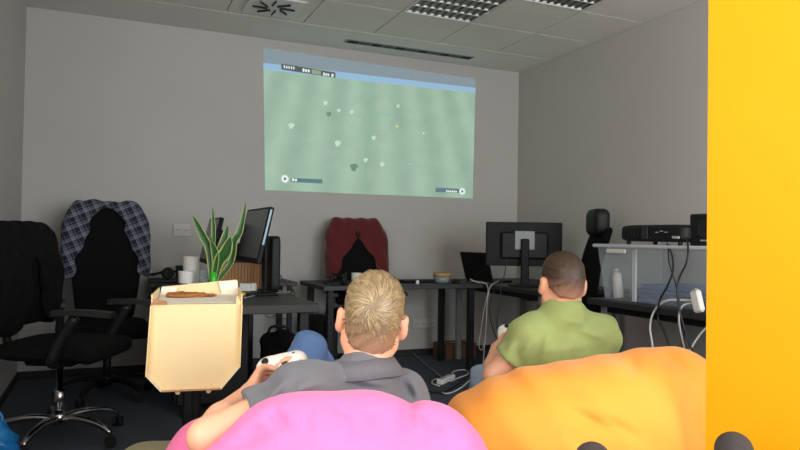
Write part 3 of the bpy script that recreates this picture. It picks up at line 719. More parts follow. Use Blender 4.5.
for k in range(5): MB().box((-.02+.02*k, -.113, .272+.002*k), (.012, .003, .014)).build('print_mark', M_sw, t)
MB().tube(spline([(-.08, 0, .43), (-.05, -.01, .475), (.05, -.01, .475), (.08, 0, .43)], 6), .010, 8).build('handle', M_blackm, t)

# ------------------------------------------------------------------ things on the middle desk
c = atz(356, 279, ZD); c = dep(356.5, 279, 5.22); t = thing('mug', 'white mug in front of the red jacket', 'mug', (c[0], c[1], ZD))
MB().lathe([(.034, 0), (.039, .004), (.0405, .09), (.037, .09), (.035, .008), (.001, .008)], 28, cap=False).build('mug_body', M_white, t)
MB().tube([(.038+.026*math.sin(PI*k/10), 0, .018+.056*k/10) for k in range(11)], .0055, 8).build('handle', M_white, t)
t.rotation_euler.z = -YAW-.2
c = dep(338, 279, 5.15); t = thing('headset', 'black headset lying beside the white mug', 'headset', (c[0], c[1], ZD), -.5)
for x in (-.05, .05): MB().lathe([(.01, -.016), (.036, -.014), (.040, 0), (.036, .014), (.01, .016)], 20, M=Matrix.Translation((x, 0, .04)) @ Matrix.Rotation(PI/2, 4, 'Y')).build('ear_cup', M_black, t)
MB().tube(spline([(-.05, 0, .075), (-.055, .05, .085), (0, .13, .06), (.055, .05, .085), (.05, 0, .075)], 6), .008, 8).build('headband', M_black, t)
t = thing('keyboard', 'flat black keyboard on the left of the middle desk', 'keyboard', (1.75, 4.98, ZD), -.05)
MB().box((0, 0, .009), (.42, .14, .018), .004).build('tray', M_black, t)
for j in range(4):
    for i in range(13): MB().box((-.186+.031*i, -.048+.032*j, .021), (.026, .027, .008), .002).build('key', M_bezel, t)
c = dep(417, 279, 5.55); o = MB().box((0, 0, .012), (.30, .12, .024), .006).build('black_dock', M_black, None, (c[0], c[1], ZD), (0, 0, .1)); tag(o, 'flat black docking bar beside the wooden-lidded bowl', 'dock')
c = dep(417.5, 279, 5.36); o = MB().lathe([(.001, .034), (.010, .03), (.014, .018), (.014, 0)][::-1], 16).build('bottle_cap', M_white, None, (c[0], c[1], ZD)); tag(o, 'tiny white bottle cap on the middle desk', 'bottle cap')
c = dep(442, 281, 5.60); t = thing('lidded_bowl', 'glass bowl with a wooden lid on the middle desk', 'bowl', (c[0], c[1], ZD))
MB().lathe([(.055, 0), (.066, .01), (.072, .055), (.070, .055), (.063, .012)], 28).build('bowl', clear('bowl_glass', '9aa2a4', .6, .15), t)
MB().lathe([(.076, .055), (.078, .06), (.078, .078), (.074, .083)], 28).build('lid', mat('light_wood', 'a8834e', .6, var=.2, scale=20, stretch=(1, 10, 1)), t)
c = dep(456, 281, 5.5); S = SDF((-.06, -.08, -.01), (.06, .08, .06), .006); S.ell((0, 0, .008), (.033, .055, .03)); S.cut((0, 0, 0), (0, 0, -1)); o = S.build('mouse', M_black, None, 1, (c[0], c[1], ZD)); tag(o, 'black computer mouse beside the open laptop', 'mouse')

# ------------------------------------------------------------------ storage box and what stands on it
M_clear = clear('clear_plastic', 'c3ced8', .16, .18); M_rim = clear('clear_plastic_rim', 'cfd8de', .6, .25)
bx0, bx1, by0, by1 = 2.90, 3.46, 2.48, 3.45; zt = 1.066
t = thing('storage_box', 'large clear plastic storage box with lid under the projector', 'storage box', ((bx0+bx1)/2, (by0+by1)/2, ZD))
hx, hy, hz = (bx1-bx0)/2, (by1-by0)/2, zt-ZD; tp = .035
def wallq(a, b, nrm):
    V = []
    for off in (0, .004):
        for (x, y, s) in ((*a, 0), (*b, 0), (*b, 1), (*a, 1)):
            k = 1-tp/hx*(1-s); V.append((x*(1-(1-s)*tp/hx)-nrm[0]*off, y*(1-(1-s)*tp/hy)-nrm[1]*off, .004+s*(hz-.004)))
    return V, [(0, 1, 2, 3), (7, 6, 5, 4), (0, 4, 5, 1), (1, 5, 6, 2), (2, 6, 7, 3), (3, 7, 4, 0)]
for a, b, nr in (((-hx, hy), (-hx, -hy), (-1, 0)), ((-hx, -hy), (hx, -hy), (0, -1)), ((hx, -hy), (hx, hy), (1, 0)), ((hx, hy), (-hx, hy), (0, 1))):
    V, Fc = wallq(a, b, nr); sp_ = MB().add(V, Fc).build('side_panel', M_clear, t)
MB().box((0, 0, .004), (2*(hx-tp), 2*(hy-tp), .006), .002).build('box_bottom', M_clear, t)
for y in (3.13-(by0+by1)/2,): MB().box((-hx+.012, y, hz*.5), (.012, .035, hz*.96), .004).build('rib', M_rim, t)
MB().box((0, 0, hz+.010), (2*hx+.05, 2*hy+.05, .022), .006).build('lid', M_rim, t)
MB().box((-hx-.012, hy*.62, hz-.022), (.012, .17, .026), .003).build('latch', M_white, t)
def inbox(name, label, cat, mm, loc, m, rot=None): return tag(mm.build(name, m, None, loc, rot), label, cat)
t2 = thing('white_bottle', 'white bottle leaning inside the clear storage box', 'bottle', (3.0, 3.36, ZD+.008), 0); t2.rotation_euler = (-.16, 0, 0)
MB().lathe([(.030, 0), (.033, .006), (.030, .15), (.022, .165)], 20).build('bottle_body', M_white, t2); MB().lathe([(.018, .165), (.018, .185), (.012, .188)], 16).build('cap', mat('white_cap', 'c4c4c0', .5), t2)
M_blue = mat('blue_folder', '5b7199', .6, var=.2, scale=15)
for k in range(4): inbox('folder', ['lowest', 'second', 'third', 'topmost'][k]+' blue folder of the pile inside the storage box', 'folder', rbox((.36, .56, .024), (0, 0, .012), .004), (3.14+.01*k, 2.90+.015*(-1)**k, ZD+.008+.026*k), M_blue, (0, 0, .04*(-1)**k))
# projector on the lid
zl = zt+.0215
p0 = atx(616, 246, 2.97); p1 = atx(682, 250, 2.97); L_ = p0[1]-p1[1]
t = thing('projector', 'black projector lying on the clear box lid', 'projector', (3.13, (p0[1]+p1[1])/2, zl), 0)
S = SDF((-.18, -L_/2-.03, -.01), (.18, L_/2+.03, .16), .008); S.ell((0, 0, .070), (.15, L_/2, .052), p=7.); S.build('casing', M_black, t)
for k in range(4):
    MB().cyl(((-1)**k*.11, (L_/2-.06)*(1 if k < 2 else -1), 0), ((-1)**k*.11, (L_/2-.06)*(1 if k < 2 else -1), .024), .014, n=12).build('foot', M_blackm, t)
MB().box((-.151, .03, .072), (.004, .05, .075), .001).build('seam_panel', mat('dark_grey_plastic', '2b2b2e', .4), t)
for k in range(3): MB().box((-.152, -.07-.035*k, .075+.006*(k % 2)), (.003, .022, .005)).build('port_mark', M_silver, t)
for k in range(5): MB().box((-.152, .20-.028*k, .07), (.003, .012, .05)).build('vent', M_blackm, t)
MB().box((-.156, -L_/2+.05, .045), (.012, .05, .014), .002).build('plug', M_silver, t)
c = atx(685, 247, 3.02); t = thing('speaker', 'black cube loudspeaker beside the projector', 'speaker', (3.14, c[1]-.10, zl), .1)
MB().box((0, 0, .090), (.18, .20, .18), .008).build('cabinet', M_black, t); MB().lathe([(.055, 0), (.055, .005), (.03, -.008), (.012, .0)], 24, M=Matrix.Translation((-.091, 0, .09)) @ Matrix.Rotation(-PI/2, 4, 'Y')).build('cone', M_blackm, t)
MB().box((-.092, .0, .03), (.003, .05, .008)).build('name_strip', M_silver, t)
# hanging cables on the right desk
X1 = 2.835
def hang(label, pts, r, m): return cable(label, [tuple(atx(x, y, X1+dx)) for x, y, dx in pts], r, m, group='cables hanging over the right desk')
hang('black cable hanging from the projector in an S curve', [(667, 244, .09), (672, 256, .0), (673, 270, 0), (668, 285, -.01), (660, 300, -.01), (658, 318, 0), (665, 334, 0), (671, 352, 0), (680, 380, 0), (690, 420, 0)], .0055, M_ck)
hang('long black cable hanging from the cube loudspeaker', [(687, 238, .12), (688, 250, .02), (686, 264, 0), (680, 276, 0), (677, 290, -.01), (680, 312, -.01), (688, 340, 0), (696, 362, 0), (704, 400, 0)], .0055, M_ck)
hang('thin black cable hanging in front of the storage box', [(668, 244, .09), (669, 262, 0), (675, 282, 0), (679, 300, -.01), (682, 325, 0), (686, 350, 0), (690, 390, 0)], .0035, M_ck)
hang('thick white cable arching over the desk edge', [(654, 360, .0), (652, 342, .0), (650, 328, 0), (652, 316, 0), (658, 306, 0), (667, 300.5, -.005), (680, 300, .02), (696, 301, .05)], .0065, M_cw)
hang('white cable dropping behind the black cables', [(694, 303, .05), (685, 304.5, .02), (680, 310, .01), (679, 322, .01), (682, 338, .01), (685.5, 354, .01), (690, 380, .01)], .0055, M_cw)
hang('white cable slanting up to the yellow partition', [(715, 323, .03), (706, 328, .03), (698, 337, .03), (690, 350, .02), (684, 362, .02), (676, 380, .02)], .0055, M_cw)
c = atx(709, 307, 2.93); t = thing('power_adapter', 'white power adapter standing against the storage box', 'adapter', tuple((2.885, c[1], ZD)), .0)
t.rotation_euler = (-.28, 0, 0); MB().box((-.02, 0, .062), (.035, .065, .12), .012).build('casing', M_white, t); MB().box((-.02, 0, .124), (.02, .02, .014), .003).build('cable_socket', M_cg, t)
# cables between the corner desks, power strip on the floor
M_cb = M_ck
def drop(label, pts, r, m, Y=4.9): return cable(label, [tuple(aty(x, y, Y)) for x, y in pts], r, m, group='cables hanging in the desk corner')
drop('white cable looping down from the laptop', [(470, 279), (478, 282.5), (486, 284), (488, 292), (484, 310), (481, 330), (479, 346), (482, 350), (484, 343)], .003, M_cw, 4.72)
drop('white cable falling straight to the floor by the monitor desk', [(499, 281), (492, 284.5), (489, 291), (487, 306), (486, 330), (484, 352), (483, 366), (482, 377)], .003, M_cw, 4.68)
drop('black cable with a plug falling beside the white cables', [(502, 282), (497, 286), (491, 300), (490, 316), (494, 332), (500, 346), (503, 358), (502, 377)], .004, M_ck, 4.66)
drop('black cable from the monitor stand', [(507, 258), (505, 272), (501, 288), (500, 305), (497, 322), (500, 345), (499, 365), (500, 383)], .004, M_ck, 4.4)
drop('thin grey cable on the monitor desk edge', [(470, 281), (480, 281.5), (490, 283.5), (500, 286)], .003, M_cg, 4.85)
c = atz(446, 382, 0); t = thing('power_strip', 'white power strip on the carpet beside the orange bean bag', 'power strip', (c[0], c[1], 0), .7)
MB().box((0, 0, .022), (.26, .055, .04), .008).build('casing', M_white, t)
for k in range(4): MB().lathe([(.019, .042), (.019, .045), (.016, .045), (.015, .043)], 16, (-.09+.058*k, 0, 0)).build('socket_ring', M_cg, t)
MB().box((.105, 0, .045), (.02, .02, .01), .002).build('switch', mat('red_switch', '9a2a22', .4), t)
def floorc(label, pts, r, m): return cable(label, [tuple(atz(x, y, .012+.01*(i % 2))) for i, (x, y) in enumerate(pts)], r, m, group='cables on the carpet')
floorc('grey cable running over the carpet to the power strip', [(403, 345), (412, 352), (422, 361), (434, 371), (443, 378)], .005, M_cg)
floorc('white cable coiled behind the power strip', [(447, 377), (455, 371), (466, 370), (468, 374), (458, 378), (450, 381), (436, 379), (432, 383), (440, 386)], .005, M_cw)
floorc('black cable lying around the power strip', [(405, 380), (420, 387), (432, 392), (446, 391), (458, 384), (468, 376), (474, 368)], .006, M_ck)
floorc('white cable curling in front of the power strip', [(441, 392), (446, 393.5), (453, 392), (462, 387), (470, 380)], .005, M_cw)
# carton against the back wall
t = thing('cardboard_box', 'small brown cardboard box on the floor under the middle desk', 'box', (3.00, 5.56, 0), .1); M_card = mat('brown_cardboard', '6b4a33', .85, var=.1, scale=20)
MB().box((0, 0, .065), (.34, .22, .13), .003).build('box_body', M_card, t); MB().box((0, 0, .1315), (.34, .05, .002)).build('tape', mat('tape', '8a6a44', .3), t)
# ------------------------------------------------------------------ pizza box on its stool
ZS = .850; BXA = -YAW+.27; BXF = np.array([-math.sin(BXA), math.cos(BXA), 0]); ST = dep(197.5, 304.5, 2.415)+BXF*.17
t = thing('bar_stool', 'black pedestal stool carrying the pizza box', 'stool', (ST[0], ST[1], 0), -YAW)
MB().lathe([(.12, ZS-.03), (.135, ZS-.027), (.14, ZS-.012), (.135, ZS-.001), (.12, ZS)], 32).build('seat', M_black, t)
MB().lathe([(.019, .03), (.019, ZS-.03)], 20).build('pole', M_leg, t)
MB().lathe([(.19, 0), (.19, .012), (.15, .022), (.03, .04), (.02, .05)], 36).build('base_plate', M_leg, t)
M_box = mat('pizza_card', 'efd6a4', .8, var=.05, scale=14); M_boxo = mat('pizza_card_outside', 'b98a6a', .8, var=.08, scale=14); M_boxw = mat('pizza_paper', 'ece6d8', .85, var=.03)
HG = dep(197.5, 304.5, 2.415); t = thing('pizza_box', 'open cardboard pizza box with its lid hanging down from the stool', 'pizza box', (HG[0], HG[1], ZS), BXA)
W2 = .158; zh = .040; zl0 = .002
MB().box((0, .165, .002), (2*W2, .33, .004)).build('tray_bottom', M_box, t)
for s in (-1, 1): MB().box((s*(W2-.002), .165, zh/2), (.004, .33, zh)).build('side_wall', M_box, t)
def quad(name, V, m, th=.0035, parent=t):
    V = [Vector(v) for v in V]; n = (V[1]-V[0]).cross(V[2]-V[0]).normalized()*th; k = len(V)
    return MB().add(V+[v+n for v in V], [tuple(range(k))[::-1], tuple(range(k, 2*k))]+[(i, (i+1) % k, k+(i+1) % k, k+i) for i in range(k)]).build(name, m, parent)
quad('back_wall', [(-W2+.006, .33, 0), (W2-.006, .33, 0), (W2-.012, .345, .070), (-W2+.012, .340, .042)], M_box)
quad('corner_flap', [(-W2+.004, .325, .004), (-W2+.06, .322, .006), (-W2+.075, .322, .043), (-W2+.012, .325, .044)], M_boxw)
quad('corner_flap', [(W2-.07, .325, .010), (W2-.004, .325, .004), (W2-.008, .325, .068), (W2-.085, .327, .066)], M_boxw)
quad('corner_flap', [(-W2, -.012, .004), (-W2+.055, -.010, .006), (-W2+.052, .020, .012), (-W2, .02, .020)], M_boxo)
quad('corner_flap', [(W2-.022, .0, .004), (W2, .0, .004), (W2+.002, .05, .030), (W2-.02, .02, .028)], M_box)
quad('paper_liner', [(-W2+.01, .012, .006), (W2-.01, .012, .006), (W2-.01, .32, .010), (-W2+.01, .32, .010)], M_boxw, .001)
LP = [(-W2, zl0), (-W2-.010, -.243), (-W2+.042, -.300), (.088, -.300), (.154, -.222), (W2, zl0)]
tilt = Matrix.Rotation(-.06, 4, 'X')
ld = MB().prism([(x, z) for x, z in LP], 0, .003, Matrix.Translation((0, -.003, 0)) @ tilt @ Matrix(((1, 0, 0, 0), (0, 0, -1, 0), (0, 1, 0, 0), (0, 0, 0, 1)))).build('lid', M_box, t)
M_edge = mat('pizza_card_edge', 'e9e2d2', .8)
for i in range(5):
    (xa, za), (xb, zb) = LP[i], LP[i+1]; V = []
    dpt = .030 if i in (0, 4) else .022
    for (x, z) in ((xa, za), (xb, zb)):
        for y in (0, -dpt): V.append(Vector((0, -.004, 0))+(tilt.to_3x3() @ Vector((x, y, z))))
    n = Vector((zb-za, 0, xa-xb)).normalized()*(-.0035); V2 = [V[0], V[1], V[3], V[2]]
    MB().add(V2+[v+n for v in V2], [(0, 1, 2, 3), (7, 6, 5, 4), (0, 4, 5, 1), (1, 5, 6, 2), (2, 6, 7, 3), (3, 7, 4, 0)]).build('lid_rim', [M_box, M_edge, M_boxo, M_edge, M_box][i], ld)
for x in (-.06, .045): MB().lathe([(.009, 0), (.009, .003)], 14, M=Matrix.Translation((x, -.028, -.303)) @ Matrix.Rotation(PI/2, 4, 'X')).build('tab', M_box, ld)
# pizza slice
M_crust = mat('pizza_crust', 'a4582a', .8, var=.3, scale=40, bump=.5, bscale=80); M_cheese = mat('pizza_top', '9c3f20', .6, var=.5, scale=80, col2='c98a40', bump=.5, bscale=90)
t2 = thing('pizza_slice', 'last slices of pizza at the back of the open box', 'pizza', tuple(np.array(HG)+FR*-.05+BXF*.20+np.array([0, 0, ZS+.012-HG[2]])), BXA)
S = SDF((-.13, -.10, -.01), (.19, .13, .05), .005)
S.cap((-.070, .050, .008), (-.02, .070, .010), .007, .007, k=.01).cap((-.02, .070, .008), (.02, .074, .007), .006, .005, k=.01)
S.disp(lambda x, y, z: .002*np.sin(x*90)+.0015*np.sin(y*130+x*50)+0*z); S.build('crust', M_crust, t2)
S = SDF((-.13, -.12, -.01), (.2, .11, .05), .005); S.ell((-.02, .02, .005), (.06, .05, .008), k=.01); S.ell((.05, .03, .004), (.07, .030, .007), k=.02)
for k in range(26): S.ell((-.07+.17*random.random(), -.02+.08*random.random(), .010), (.009, .008, .005), k=.005)
S.build('topping', M_cheese, t2)

# ------------------------------------------------------------------ bean bags
def bag_mat(name, col, sh=.15): return mat(name, col, .75, var=.04, scale=5, bump=.10, bscale=600, sheen=sh)
M_pink = bag_mat('pink_canvas', 'e96ca4'); M_orange = bag_mat('orange_canvas', 'fda035'); M_khaki = bag_mat('khaki_canvas', '8c8460'); M_navy = bag_mat('navy_canvas', '2c3550')
BZ = lambda tl=0.: np.stack([FR*math.cos(tl)+np.array([0, 0, math.sin(tl)]), FF, -FR*math.sin(tl)+np.array([0, 0, math.cos(tl)])], 1)
def pix(G):
    x, y, z = G[0]-CAM[0], G[1]-CAM[1], G[2]-CAM[2]; d = x*_f[0]+y*_f[1]+z*_f[2]; d = np.where(np.abs(d) < .05, .05, d)
    return 400+F*(x*_r[0]+y*_r[1]+z*_r[2])/d, 225-F*(x*_u[0]+y*_u[1]+z*_u[2])/d, d
def crease(S, segs, dmax):
    """soft folds pressed into the cloth along lines"""
    X, Y, D = pix(S.grid()); add = np.zeros(S.V.shape, np.float32)
    for (x0, y0, x1, y1, wd, amp) in segs:
        L2 = (x1-x0)**2+(y1-y0)**2; tt = np.clip(((X-x0)*(x1-x0)+(Y-y0)*(y1-y0))/L2, 0, 1)
        dd = np.sqrt((X-x0-tt*(x1-x0))**2+(Y-y0-tt*(y1-y0))**2)
        fade = np.sin(np.clip(tt, .04, .96)*PI)
        add += (amp*fade*np.exp(-(dd/wd)**2)).astype(np.float32)
    S.V += 1.7*add*(D < dmax)
def at3(x, y, d, z): p = dep(x, y, d); return np.array([p[0], p[1], z])
# pink
PK = at3(338, 430, 1.47, .45); pel = at3(345, 430, 1.92, .22)
S = SDF(np.minimum(PK, pel)-np.array([.62, .55, .47]), np.maximum(PK, pel)+np.array([.62, .5, .42]), .010)
S.ell(PK, (.36, .20, .322), BZ(), k=.1); S.ell(pel, (.37, .46, .25), BZ(), k=.15); S.ell(at3(232, 440, 1.80, .39), (.22, .30, .235), BZ(), k=.12)
S.ell(at3(437, 430, 1.50, .555), (.115, .13, .165), BZ(), k=.06)
S.cap(at3(355, 400, 1.72, .75), at3(345, 430, 1.95, .36), .13, .15, k=.05, op='sub')
S.cap(at3(345, 430, 1.95, .42), at3(330, 400, 2.4, .62), .16, .12, k=.05, op='sub')
S.disp(lambda x, y, z: .004*np.sin(x*21+z*13+np.sin(y*9))+.003*np.sin(z*31+x*17+2)+.002*np.sin(x*47-z*29+y*23))
crease(S, [(310, 396, 304, 450, 5, .004), (413, 396, 404, 442, 7, .010), (270, 405, 300, 445, 5, .008), (282, 402, 315, 430, 4, .006), (445, 420, 420, 445, 5, .007), (350, 398, 360, 445, 6, .005), (420, 408, 440, 430, 5, .008), (268, 410, 285, 430, 6, .010), (240, 440, 275, 425, 7, .010), (225, 447, 262, 441, 5, .008), (330, 398, 345, 420, 5, .006), (375, 404, 372, 430, 6, .006)], 1.62)
S.cut((0, 0, .0), (0, 0, -1)); o = S.build('bean_bag', M_pink, None, 2); tag(o, 'pink bean bag behind the man in the grey polo shirt', 'bean bag', 'bean bags on the carpet')
# orange
OC = at3(576, 430, 2.14, .39); pe2 = at3(560, 400, 2.62, .22)
S = SDF(np.minimum(OC, pe2)-np.array([.64, .56, .45]), np.maximum(OC, pe2)+np.array([.64, .52, .45]), .010)
S.ell(OC, (.465, .26, .325), BZ(.18), k=.1, p=2.5); S.ell(pe2, (.50, .48, .25), BZ(), k=.12); S.ell(at3(672, 400, 2.20, .50), (.17, .17, .24), BZ(), k=.14)
S.cap(at3(562, 330, 2.50, .74), at3(560, 400, 2.68, .36), .13, .15, k=.05, op='sub')
S.cap(at3(560, 400, 2.68, .42), at3(530, 400, 3.1, .6), .17, .15, k=.05, op='sub')
S.disp(lambda x, y, z: .004*np.sin(x*17-z*11+np.sin(y*9))+.003*np.sin(z*27+x*13+1)+.002*np.sin(x*39+z*33-y*19))
crease(S, [(578, 416, 622, 436, 5, .010), (600, 414, 640, 440, 4, .007), (560, 408, 600, 424, 6, .006), (664, 352, 690, 372, 4, .005), (632, 356, 634, 378, 5, .003), (500, 373, 545, 400, 9, .004), (664, 352, 670, 366, 3, .004), (690, 385, 697, 448, 7, .006), (540, 385, 600, 398, 8, .004), (560, 430, 600, 449, 6, .005)], 2.3)
S.cut((0, 0, .0), (0, 0, -1)); o = S.build('bean_bag', M_orange, None, 2); tag(o, 'orange bean bag behind the man in the green T-shirt', 'bean bag', 'bean bags on the carpet')
# khaki pouf beside the stool
c = at3(165, 446, 2.28, 0); S = SDF((c[0]-.27, c[1]-.27, -.05), (c[0]+.27, c[1]+.27, .46), .012); S.ell((c[0], c[1], .18), (.215, .215, .20), p=2.8)
S.disp(lambda x, y, z: .004*np.sin(x*30+z*20)+.003*np.sin(y*37)); S.cut((0, 0, 0), (0, 0, -1)); o = S.build('floor_cushion', M_khaki, None, 2); tag(o, 'khaki floor cushion in front of the stool', 'cushion')
# blue plastic bag
c = np.array([-.47, 3.50]); t = thing('plastic_bag', 'crumpled blue plastic bag on the carpet beside the left wall', 'bag', (c[0], c[1], 0))
S = SDF((-.16, -.16, -.03), (.16, .16, .30), .009); S.ell((0, 0, .10), (.115, .11, .115), k=.02, p=2.6); S.ell((.02, 0, .2), (.05, .04, .05), k=.05)
S.disp(lambda x, y, z: .006*np.sin(x*70+z*40+np.sin(y*60))+.005*np.sin(z*95+y*55)+.004*np.sin(x*120-y*80)); S.cut((0, 0, .002), (0, 0, -1)); S.build('bag_film', mat('blue_film', '1f7ec8', .25, var=.3, scale=20, coat=.4), t)
MB().add([(-.04, -.105, .15), (-.005, -.107, .15), (-.01, -.10, .20), (-.045, -.095, .20)], [(0, 1, 2, 3)]).build('green_print', mat('green_print', '3f9a3a', .4), t)
MB().tube(spline([(.0, 0, .235), (-.03, .02, .275), (.03, .02, .28), (.045, 0, .235)], 5), .007, 6).build('handle', MATS['blue_film'], t)
# ------------------------------------------------------------------ people
def nrm(v): v = np.array(v, float); return v/np.linalg.norm(v)
def rotv(v, ax, a):
    ax = nrm(ax); v = np.array(v, float); return v*math.cos(a)+np.cross(ax, v)*math.sin(a)+ax*(ax@v)*(1-math.cos(a))
M_skin = mat('skin', 'd9a283', .5, var=.06, scale=18, sss=.15, bump=.05, bscale=180, col2='dca184')
M_polo = mat('grey_polo_knit', '5c5d63', .9, var=.08, scale=40, bump=.25, bscale=420, sheen=.1); M_collar = mat('grey_polo_collar', '5a5a60', .9, var=.08, scale=40, bump=.3, bscale=300)
M_green = mat('green_jersey', '899458', .9, var=.1, scale=30, bump=.2, bscale=420, sheen=.1)
M_jean = mat('blue_denim', '4a6690', .9, var=.15, scale=60, bump=.3, bscale=500); M_jean2 = mat('light_denim', '8ba0b8', .9, var=.15, scale=60, bump=.3, bscale=500)
M_trou = mat('charcoal_trousers', '2a2829', .9, var=.2, scale=60, bump=.3, bscale=400); M_sock = mat('dark_grey_sock', '3a3434', .95, var=.25, scale=150, bump=.4, bscale=600)
M_shoe = mat('dark_shoe', '1b1b1d', .6, var=.15, bump=.1)
def hand(S, w, d, n, side, curl=(.5, .6, .5), spread=.0, thumb=.5):
    """w wrist, d towards the knuckles, n out of the palm, side +1/-1 thumb side along d x n"""
    d = nrm(d); n = nrm(n-d*(n@d)); a = np.cross(d, n)*side
    S.ell(w+d*.048, (.040, .050, .0155), np.stack([a, d, n], 1), k=.012)
    S.cap(w+d*.01, w+d*.05+a*.018, .022, .020, k=.015)
    for q, (o, L) in enumerate(((.030, .074), (.010, .082), (-.011, .076), (-.030, .060))):
        p = w+d*(.088-.004*abs(q-1))+a*o; dd = d+a*spread*o*20; dd = nrm(dd); ang = 0
        for sg, (f, c) in enumerate(zip((.42, .32, .26), curl)):
            ang = c; dd = rotv(dd, np.cross(dd, n), ang); p2 = p+dd*L*f; S.cap(p, p2, .0098-.001*sg, .0090-.001*sg, k=.006); p = p2
    p = w+d*.025+a*.030; dd = nrm(d*.6+a*.75+n*.25)
    for sg, L in enumerate((.040, .032, .026)):
        p2 = p+dd*L; S.cap(p, p2, .0125-.0015*sg, .011-.0015*sg, k=.008); dd = nrm(dd+(-a*.35+n*.5)*thumb); p = p2
class Head:
    def __init__(s, c, fwd, up): s.c = np.array(c); s.f = nrm(fwd); u = np.array(up, float); s.u = nrm(u-s.f*(u@s.f)); s.r = np.cross(s.f, s.u)
    def P(s, x, y, z): return s.c+s.r*x+s.f*y+s.u*z
    @property
    def B(s): return np.stack([s.r, s.f, s.u], 1)
    def local(s, Q): D = Q-s.c; return D@s.r, D@s.f, D@s.u
def add_head(S, h, beard=False):                # h.c = middle of the skull
    B = h.B
    S.ell(h.P(0, -.004, 0), (.071, .094, .086), B, k=.02); S.ell(h.P(0, .030, -.068), (.058, .062, .068), B, k=.04)
    S.cap(h.P(-.018, .070, -.112), h.P(.018, .070, -.112), .020, k=.03)
    for s in (-1, 1):
        S.cap(h.P(s*.052, .0, -.085), h.P(s*.028, .068, -.108), .020, .016, k=.03)
        S.ell(h.P(s*.034, .088, -.012), (.019, .014, .013), B, k=.01, op='sub'); S.ell(h.P(s*.033, .080, -.012), (.013, .013, .012), B, k=.003)
        S.cap(h.P(s*.012, .093, .008), h.P(s*.048, .080, .008), .008, .006, k=.012)
        S.ell(h.P(s*.040, .070, -.045), (.018, .016, .018), B, k=.02)
        e = basis(nrm(h.u-.15*h.f), nrm(h.r*s*.9-h.f*.45)); S.ell(h.P(s*.082, -.006, -.036), (.012, .020, .035), e, k=.006)
        S.ell(h.P(s*.093, .004, -.030), (.007, .011, .020), e, k=.004, op='sub')
    S.cap(h.P(0, .096, -.004), h.P(0, .115, -.044), .008, .012, k=.014)
    for s in (-1, 1): S.ell(h.P(s*.011, .104, -.048), (.009, .010, .008), B, k=.006)
    S.cap(h.P(-.020, .091, -.073), h.P(.020, .091, -.073), .006, k=.005); S.cap(h.P(-.016, .091, -.083), h.P(.016, .091, -.083), .007, k=.005)
def torso(S, J, g=0., kk=.06):
    up = nrm(J['chest']-J['pelvis']); ac = nrm(J['shR']-J['shL']); B = basis(up, ac)
    m = (J['chest']+J['pelvis'])/2
    S.ell(J['chest']-up*.03, (.165+g, .108+g, .165+g), B, k=kk); S.ell(m, (.150+g, .112+g, .16+g), B, k=kk); S.ell(J['pelvis'], (.168+g, .125+g, .13+g), B, k=kk)
    for s in ('shL', 'shR'): S.cap(J['neck']-nrm(J['neck']-J['chest'])*.01, J[s], .046+g, .056+g, k=.05); S.cap(J['chest'], J[s], .085+g, .058+g, k=.05)
def body(parent, J, h, res, lo, hi, hands):
    S = SDF(lo, hi, res); torso(S, J, -.008)
    S.cap(h.P(0, -.022, -.06), J['neck'], .054, .062, k=.03); add_head(S, h)
    for s in 'LR':
        S.cap(J['sh'+s], J['el'+s], .050, .040, k=.03); S.cap(J['el'+s], J['el'+s]+.35*(J['wr'+s]-J['el'+s]), .040, .041, k=.015); S.cap(J['el'+s]+.35*(J['wr'+s]-J['el'+s]), J['wr'+s], .041, .027, k=.015)
        S.cap(J['hip'+s], J['kn'+s], .084, .050, k=.04); S.cap(J['kn'+s], J['kn'+s]+.3*(J['an'+s]-J['kn'+s]), .049, .050, k=.02); S.cap(J['kn'+s]+.3*(J['an'+s]-J['kn'+s]), J['an'+s], .050, .036, k=.02)
        S.cap(J['an'+s]-nrm(J['to'+s]-J['an'+s])*.03-np.array([0, 0, .0]), J['to'+s], .038, .030, k=.02)
        hand(S, J['wr'+s], *hands[s])
    return S.build('body', M_skin, parent, 1)
def sleeve(S, a, b, ra, rb, k=.03):               # flat-ended open sleeve
    a, b = np.array(a), np.array(b); m = max(ra, rb)+k+.03; sl, G = S._sub(np.minimum(a, b)-m, np.maximum(a, b)+m); ab = b-a; L = np.linalg.norm(ab); u = ab/L
    q = (G[0]-a[0])*u[0]+(G[1]-a[1])*u[1]+(G[2]-a[2])*u[2]; t = np.clip(q/L, 0, 1.2)
    d = np.sqrt(np.maximum((G[0]-a[0]-t*ab[0])**2+(G[1]-a[1]-t*ab[1])**2+(G[2]-a[2]-t*ab[2])**2, 0))-(ra+(rb-ra)*np.minimum(t, 1))
    S._mix(sl, np.maximum(d, q-L), k, 'add')
    S.cap(b+u*(rb-.016-.014), b+u*.12, rb-.016, rb-.016, k=.0, op='sub')
def shirt(parent, J, m, g, frac, rs, lo, hi, res=.008, wr=.0025, segs=(), dmax=9, name='shirt'):
    S = SDF(lo, hi, res); torso(S, J, g)
    S.cap(J['neck'], J['neck']+nrm(J['neck']-J['chest'])*.02, .066+g*.5, k=.03)
    for s in 'LR': sleeve(S, J['sh'+s]-(J['el'+s]-J['sh'+s])*.05, J['sh'+s]+(J['el'+s]-J['sh'+s])*frac, .060+g*.6, rs)
    S.disp(lambda x, y, z: wr*(np.sin(x*60+z*35+2*np.sin(y*19))+.8*np.sin(z*52-x*28+y*31)+.6*np.sin(y*67+z*41)))
    if segs: crease(S, segs, dmax)
    dn = nrm(J['pelvis']-J['chest']); S.cut(J['pelvis']+dn*.06, dn)
    return S.build(name, m, parent, 1)
